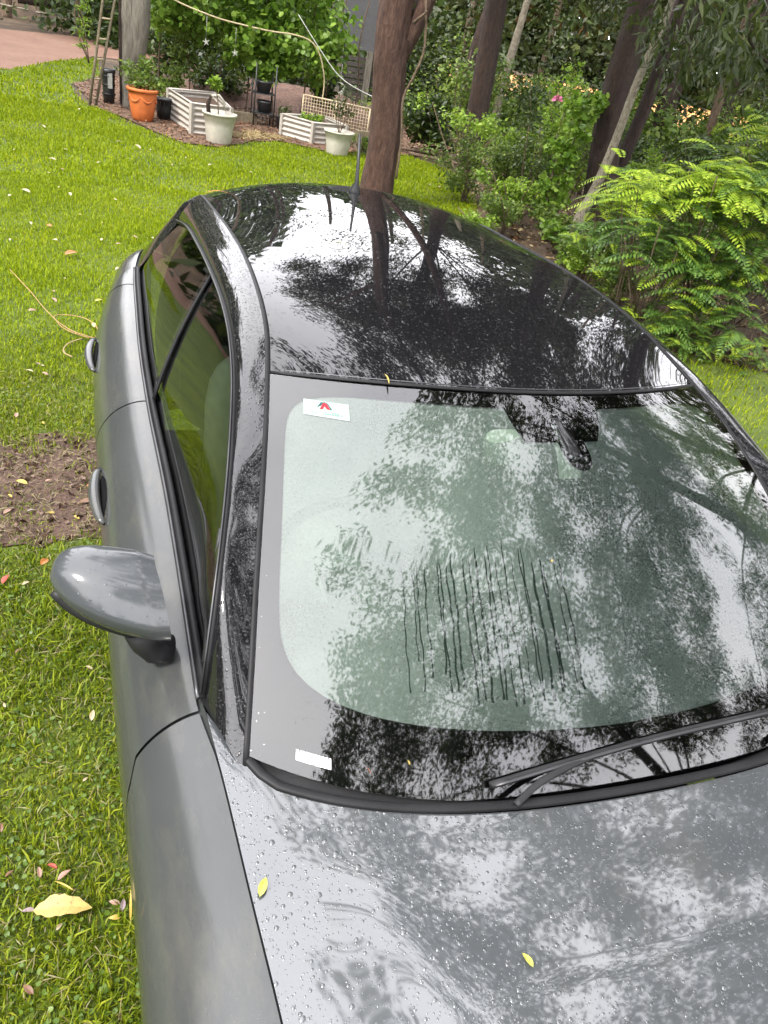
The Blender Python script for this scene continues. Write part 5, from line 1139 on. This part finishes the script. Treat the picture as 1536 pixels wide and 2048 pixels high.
LV = [(-1.52, 11.14, 0.125, 'p'), (-0.37, 10.53, 0.133, 'p'), (-0.59, 10.71, 0.105, 'p'), (-1.34, 9.18, 0.105, 'p'), (-1.24, 8.72, 0.088, 'k'), (-1.36, 8.49, 0.061, 'p'), (-0.85, 9.28, 0.079, 'p'), (-0.39, 8.93, 0.051, 'o'), (-1.63, 7.39, 0.109, 'p'), (-1.13, 7.67, 0.09, 'p'), (-1.52, 7.62, 0.123, 'p'), (-0.31, 7.43, 0.098, 'b'), (-1.23, 7.91, 0.069, 'p'), (-1.28, 6.49, 0.107, 'o'), (-1.42, 6.53, 0.069, 'p'), (-1.09, 12.93, 0.107, 'p'), (0.2, 10.18, 0.058, 'p'), (-1.09, 5.77, 0.132, 'O'), (-1.22, 6.09, 0.083, 'p'), (-0.86, 6.22, 0.066, 'p'), (-0.73, 6.13, 0.056, 'k'), (-0.59, 6.38, 0.067, 'k'), (-1.13, 5.16, 0.057, 'p'), (-1.19, 4.88, 0.054, 'k'), (-1.18, 4.71, 0.075, 'k'), (-1.3, 4.49, 0.073, 'k'), (-0.89, 4.74, 0.091, 'y'), (-0.93, 4.29, 0.077, 'p'), (-0.75, 5.47, 0.085, 'p'), (-1.19, 3.53, 0.055, 'k'), (-1.27, 3.56, 0.062, 'p'), (-1.23, 3.66, 0.038, 'k'), (-1.3, 3.04, 0.056, 'k'), (-1.24, 2.43, 0.064, 'D'), (-0.95, 2.38, 0.063, 'A'), (-0.97, 2.26, 0.08, 'B'), (-1.19, 2.2, 0.051, 'm'), (-1.11, 2.18, 0.037, 'y'), (-1.01, 2.14, 0.036, 'Y'), (-1.13, 2.44, 0.039, 'k'), (-1.28, 2.2, 0.056, 'k'), (-1.28, 2.32, 0.038, 'y'), (-1.12, 1.8, 0.072, 'C'), (-1.25, 1.72, 0.062, 'R'), (-1.18, 1.69, 0.037, 'p'), (-1.02, 0.38, 0.164, 'L'), (-1.05, 0.51, 0.037, 'r'), (-1.02, 0.48, 0.046, 'k'), (-1.08, 0.5, 0.037, 'k'), (-1.02, 0.45, 0.075, 'S'), (-1.1, 0.4, 0.039, 'm'), (-0.9, 0.38, 0.036, 'k'), (-0.9, 0.34, 0.035, 'F'), (-0.88, 0.37, 0.039, 'm'), (-1.18, 0.65, 0.032, 'b'), (-1.09, 0.21, 0.043, 'b'), (-0.95, 1.01, 0.045, 'W'), (-0.96, 1.22, 0.036, 'p'), (4.07, 7.31, 0.112, 'p'), (3.77, 10.25, 0.109, 'k'), (-1.15, 0.51, 0.031, 'b'), (-0.97, 0.77, 0.023, 'p'), (-1.18, 1.33, 0.038, 'b'), (-0.01, 9.64, 0.055, 'p'), (0.47, 9.91, 0.071, 'p'), (0.95, 9.74, 0.07, 'p'), (1.48, 10.48, 0.06, 'p'), (1.95, 9.82, 0.072, 'y'), (1.58, 9.1, 0.06, 'p'), (-1.22, 9.79, 0.069, 'p'), (-1.74, 9.46, 0.067, 'p'), (-0.95, 10.95, 0.061, 'p'), (-0.67, 12.34, 0.068, 'p'), (-1.54, 6.01, 0.055, 'p'), (-1.04, 6.95, 0.051, 'y'), (-0.72, 7.63, 0.056, 'p'), (-0.23, 10.42, 0.066, 'p'), (3.65, 10.35, 0.071, 'p')]
special = {'O': ('orange', 'curled orange leaf on the lawn up left of the rear door', 'fallen leaves with a colour of their own'), 'D': ('yellow', 'yellow ragged leaf lying in the middle of the mud patch', None), 'A': ('orange', 'orange leaf on the mud right beside the front door handle', None), 'B': ('brown', 'curled dark brown leaf on the mud beside the front door handle', None), 'Y': ('yellow', 'tiny bright yellow petal on the grass below the mud patch', None),
           'C': ('orange', 'bright orange leaf standing in the grass at the outer tip of the door mirror', None), 'R': ('red', 'reddish pink leaf at the left edge level with the door mirror', None), 'L': ('bigyellow', 'largest leaf, broad pale yellow, lying on the lawn at the lower left', None), 'r': ('red', 'small red leaf just above the largest yellow leaf', None), 'S': ('yellow', 'thin yellow leaf strip lying just above the largest yellow leaf', None), 'F': ('yellow', 'tiny golden yellow petal between the largest yellow leaf and the car', None), 'W': ('pale', 'cream coloured leaf on the grass beside the fender below the door mirror', None)}
common = {'p': ('pale', 'small pale dry leaf lying on the grass'), 'k': ('pink', 'small pinkish tan dry leaf lying on the grass or mud'), 'o': ('orange', 'small orange leaf lying far up the lawn'), 'y': ('yellow', 'small yellowish leaf lying on the grass or mud'), 'b': ('brown', 'small dark brown leaf lying on the grass'), 'm': ('mauve', 'small mauve grey leaf lying on the ground')}
for x, y, s, k in LV:
    rz = rng.uniform(0, PI); tl = (rng.uniform(-.3, .3), rng.uniform(-.25, .25)); zz = .030 if y < 3.2 else .034
    if inside(MUD, np.array([x]), np.array([y]))[0]: zz = .012
    if k in special:
        c_, lb, gr = special[k]; kk = 'stick' if k == 'S' else ('big' if k == 'L' else 'leaf')
        leaf('fallen_leaf' if k not in 'YF' else 'petal', lb, (x, y, zz+(.012 if k in 'LC' else 0)), s*(1.05 if k != 'L' else 1.02), c_, -.15 if k == 'L' else (1.2 if k == 'C' else rz), (0, 0) if k == 'L' else tl, kk)
    else:
        c_, lb = common[k]; lb = words[k]+place_words(x, y); leaf('fallen_leaf', lb, (x, y, zz), s, c_, rz, tl, 'leaf', 'dry leaves scattered on the lawn')
for i in range(26):    # more of the same, scattered
    x = rng.uniform(-1.7, -.9) if i % 2 else rng.uniform(-1.8, 1.5); y = rng.uniform(-.2, 4) if i % 2 else rng.uniform(5, 12)
    if abs(x) < .95 and y < 3.2: continue
    if not inside(LAWN, np.array([x]), np.array([y]))[0]: continue
    k = 'pkbyppk'[i % 7]; c_, lb = common[k]; lb = words[k]+place_words(x, y); leaf('fallen_leaf', lb, (x, y, .022), rng.uniform(.02, .035) if y < 4 else rng.uniform(.035, .06), c_, rng.uniform(0, PI), (rng.uniform(-.5, .5), 0), 'leaf', 'dry leaves scattered on the lawn')
# leaves on the car
def onleaf(lb, u_or, loc, size, colr, rot, tilt, kk='leaf'): leaf('fallen_leaf', lb, loc, size, colr, rot, tilt, kk, None)
def top_of(fn, x, y):
    best = None
    for u in np.linspace(-1, 1, 81):
        for v in np.linspace(0, 1, 81):
            p = fn(u, v); d = (p[0]-x)**2+(p[1]-y)**2
            if best is None or d < best[0]: best = (d, p)
    return best[1]
p = top_of(bonnet, -.687, -.166); onleaf('yellow green leaf lying on the droplet covered left side of the bonnet', 0, (p[0], p[1], p[2]+.004), .038, 'lime', 1.1, (0, 0))
p = top_of(bonnet, -.349, -.349); onleaf('narrow yellow leaf lying on the middle of the bonnet', 0, (p[0], p[1], p[2]+.004), .028, 'lime', 1.9, (0, 0))
p = top_of(ws, -.426, -.02); onleaf('tiny yellow petal on the black lower border of the windscreen', 0, (p[0], p[1], p[2]+.003), .013, 'yellow', 1.6, (.5, 0))
p = top_of(ws, -.494, -.02); onleaf('tiny orange splinter on the black lower border of the windscreen', 0, (p[0], p[1], p[2]+.003), .022, 'orange', 1.9, (.5, 0), 'stick')
p = top_of(ws, -.084, .225); onleaf('tiny yellow speck in the middle of the windscreen', 0, (p[0], p[1], p[2]+.003), .011, 'yellow', .6, (.5, 0))
p = top_of(roof, -.335, .585); onleaf('yellow twig like leaf lying across the seam between windscreen and roof', 0, (p[0], p[1], p[2]+.007), .062, 'yellow', 1.5, (.1, 0), 'stick')
p = top_of(roof, -.242, 1.383); onleaf('thin green leaf lying on the wet roof', 0, (p[0], p[1], p[2]+.004), .075, 'lime', -.1, (0, 0), 'stick')
p = top_of(roof, -.50, 2.06); onleaf('long orange leaf resting on the rear left corner of the roof', 0, (p[0], p[1], p[2]+.008), .11, 'orange', .15, (0, 0), 'stick')
onleaf('pale narrow leaf stuck to the front fender', 0, (-.872, -.085, .80), .06, 'yellow', 1.5, (0, -1.0), 'stick')
# cord looped in the grass
t = thing('string_loop', 'tan string lying in a loop on the lawn left of the rear door', 'string', (-1.1, 4.4, 0))
obj('string', *tube(smooth_path([(-1.49, 5.28, .035), (-1.33, 4.84, .035), (-1.24, 4.56, .035), (-1.16, 4.35, .035), (-1.12, 4.23, .035), (-1.04, 4.13, .035), (-.93, 4.06, .04), (-.91, 4.22, .04), (-.98, 4.38, .04), (-1.11, 4.43, .04), (-1.17, 4.36, .045), (-1.10, 4.20, .05), (-1.02, 4.10, .05), (-.86, 4.0, .045)], 60), .0024, 6), M['string'], t)
t = thing('dry_stem', 'thin pale stem lying in the grass below the string loop', 'stem', (-1.09, 3.9, 0)); obj('stem', *tube(smooth_path([(-1.0, 4.05, .035), (-1.08, 3.95, .04), (-1.10, 3.84, .035), (-1.05, 3.78, .03)], 12), .0045, 5), M['straw'], t)
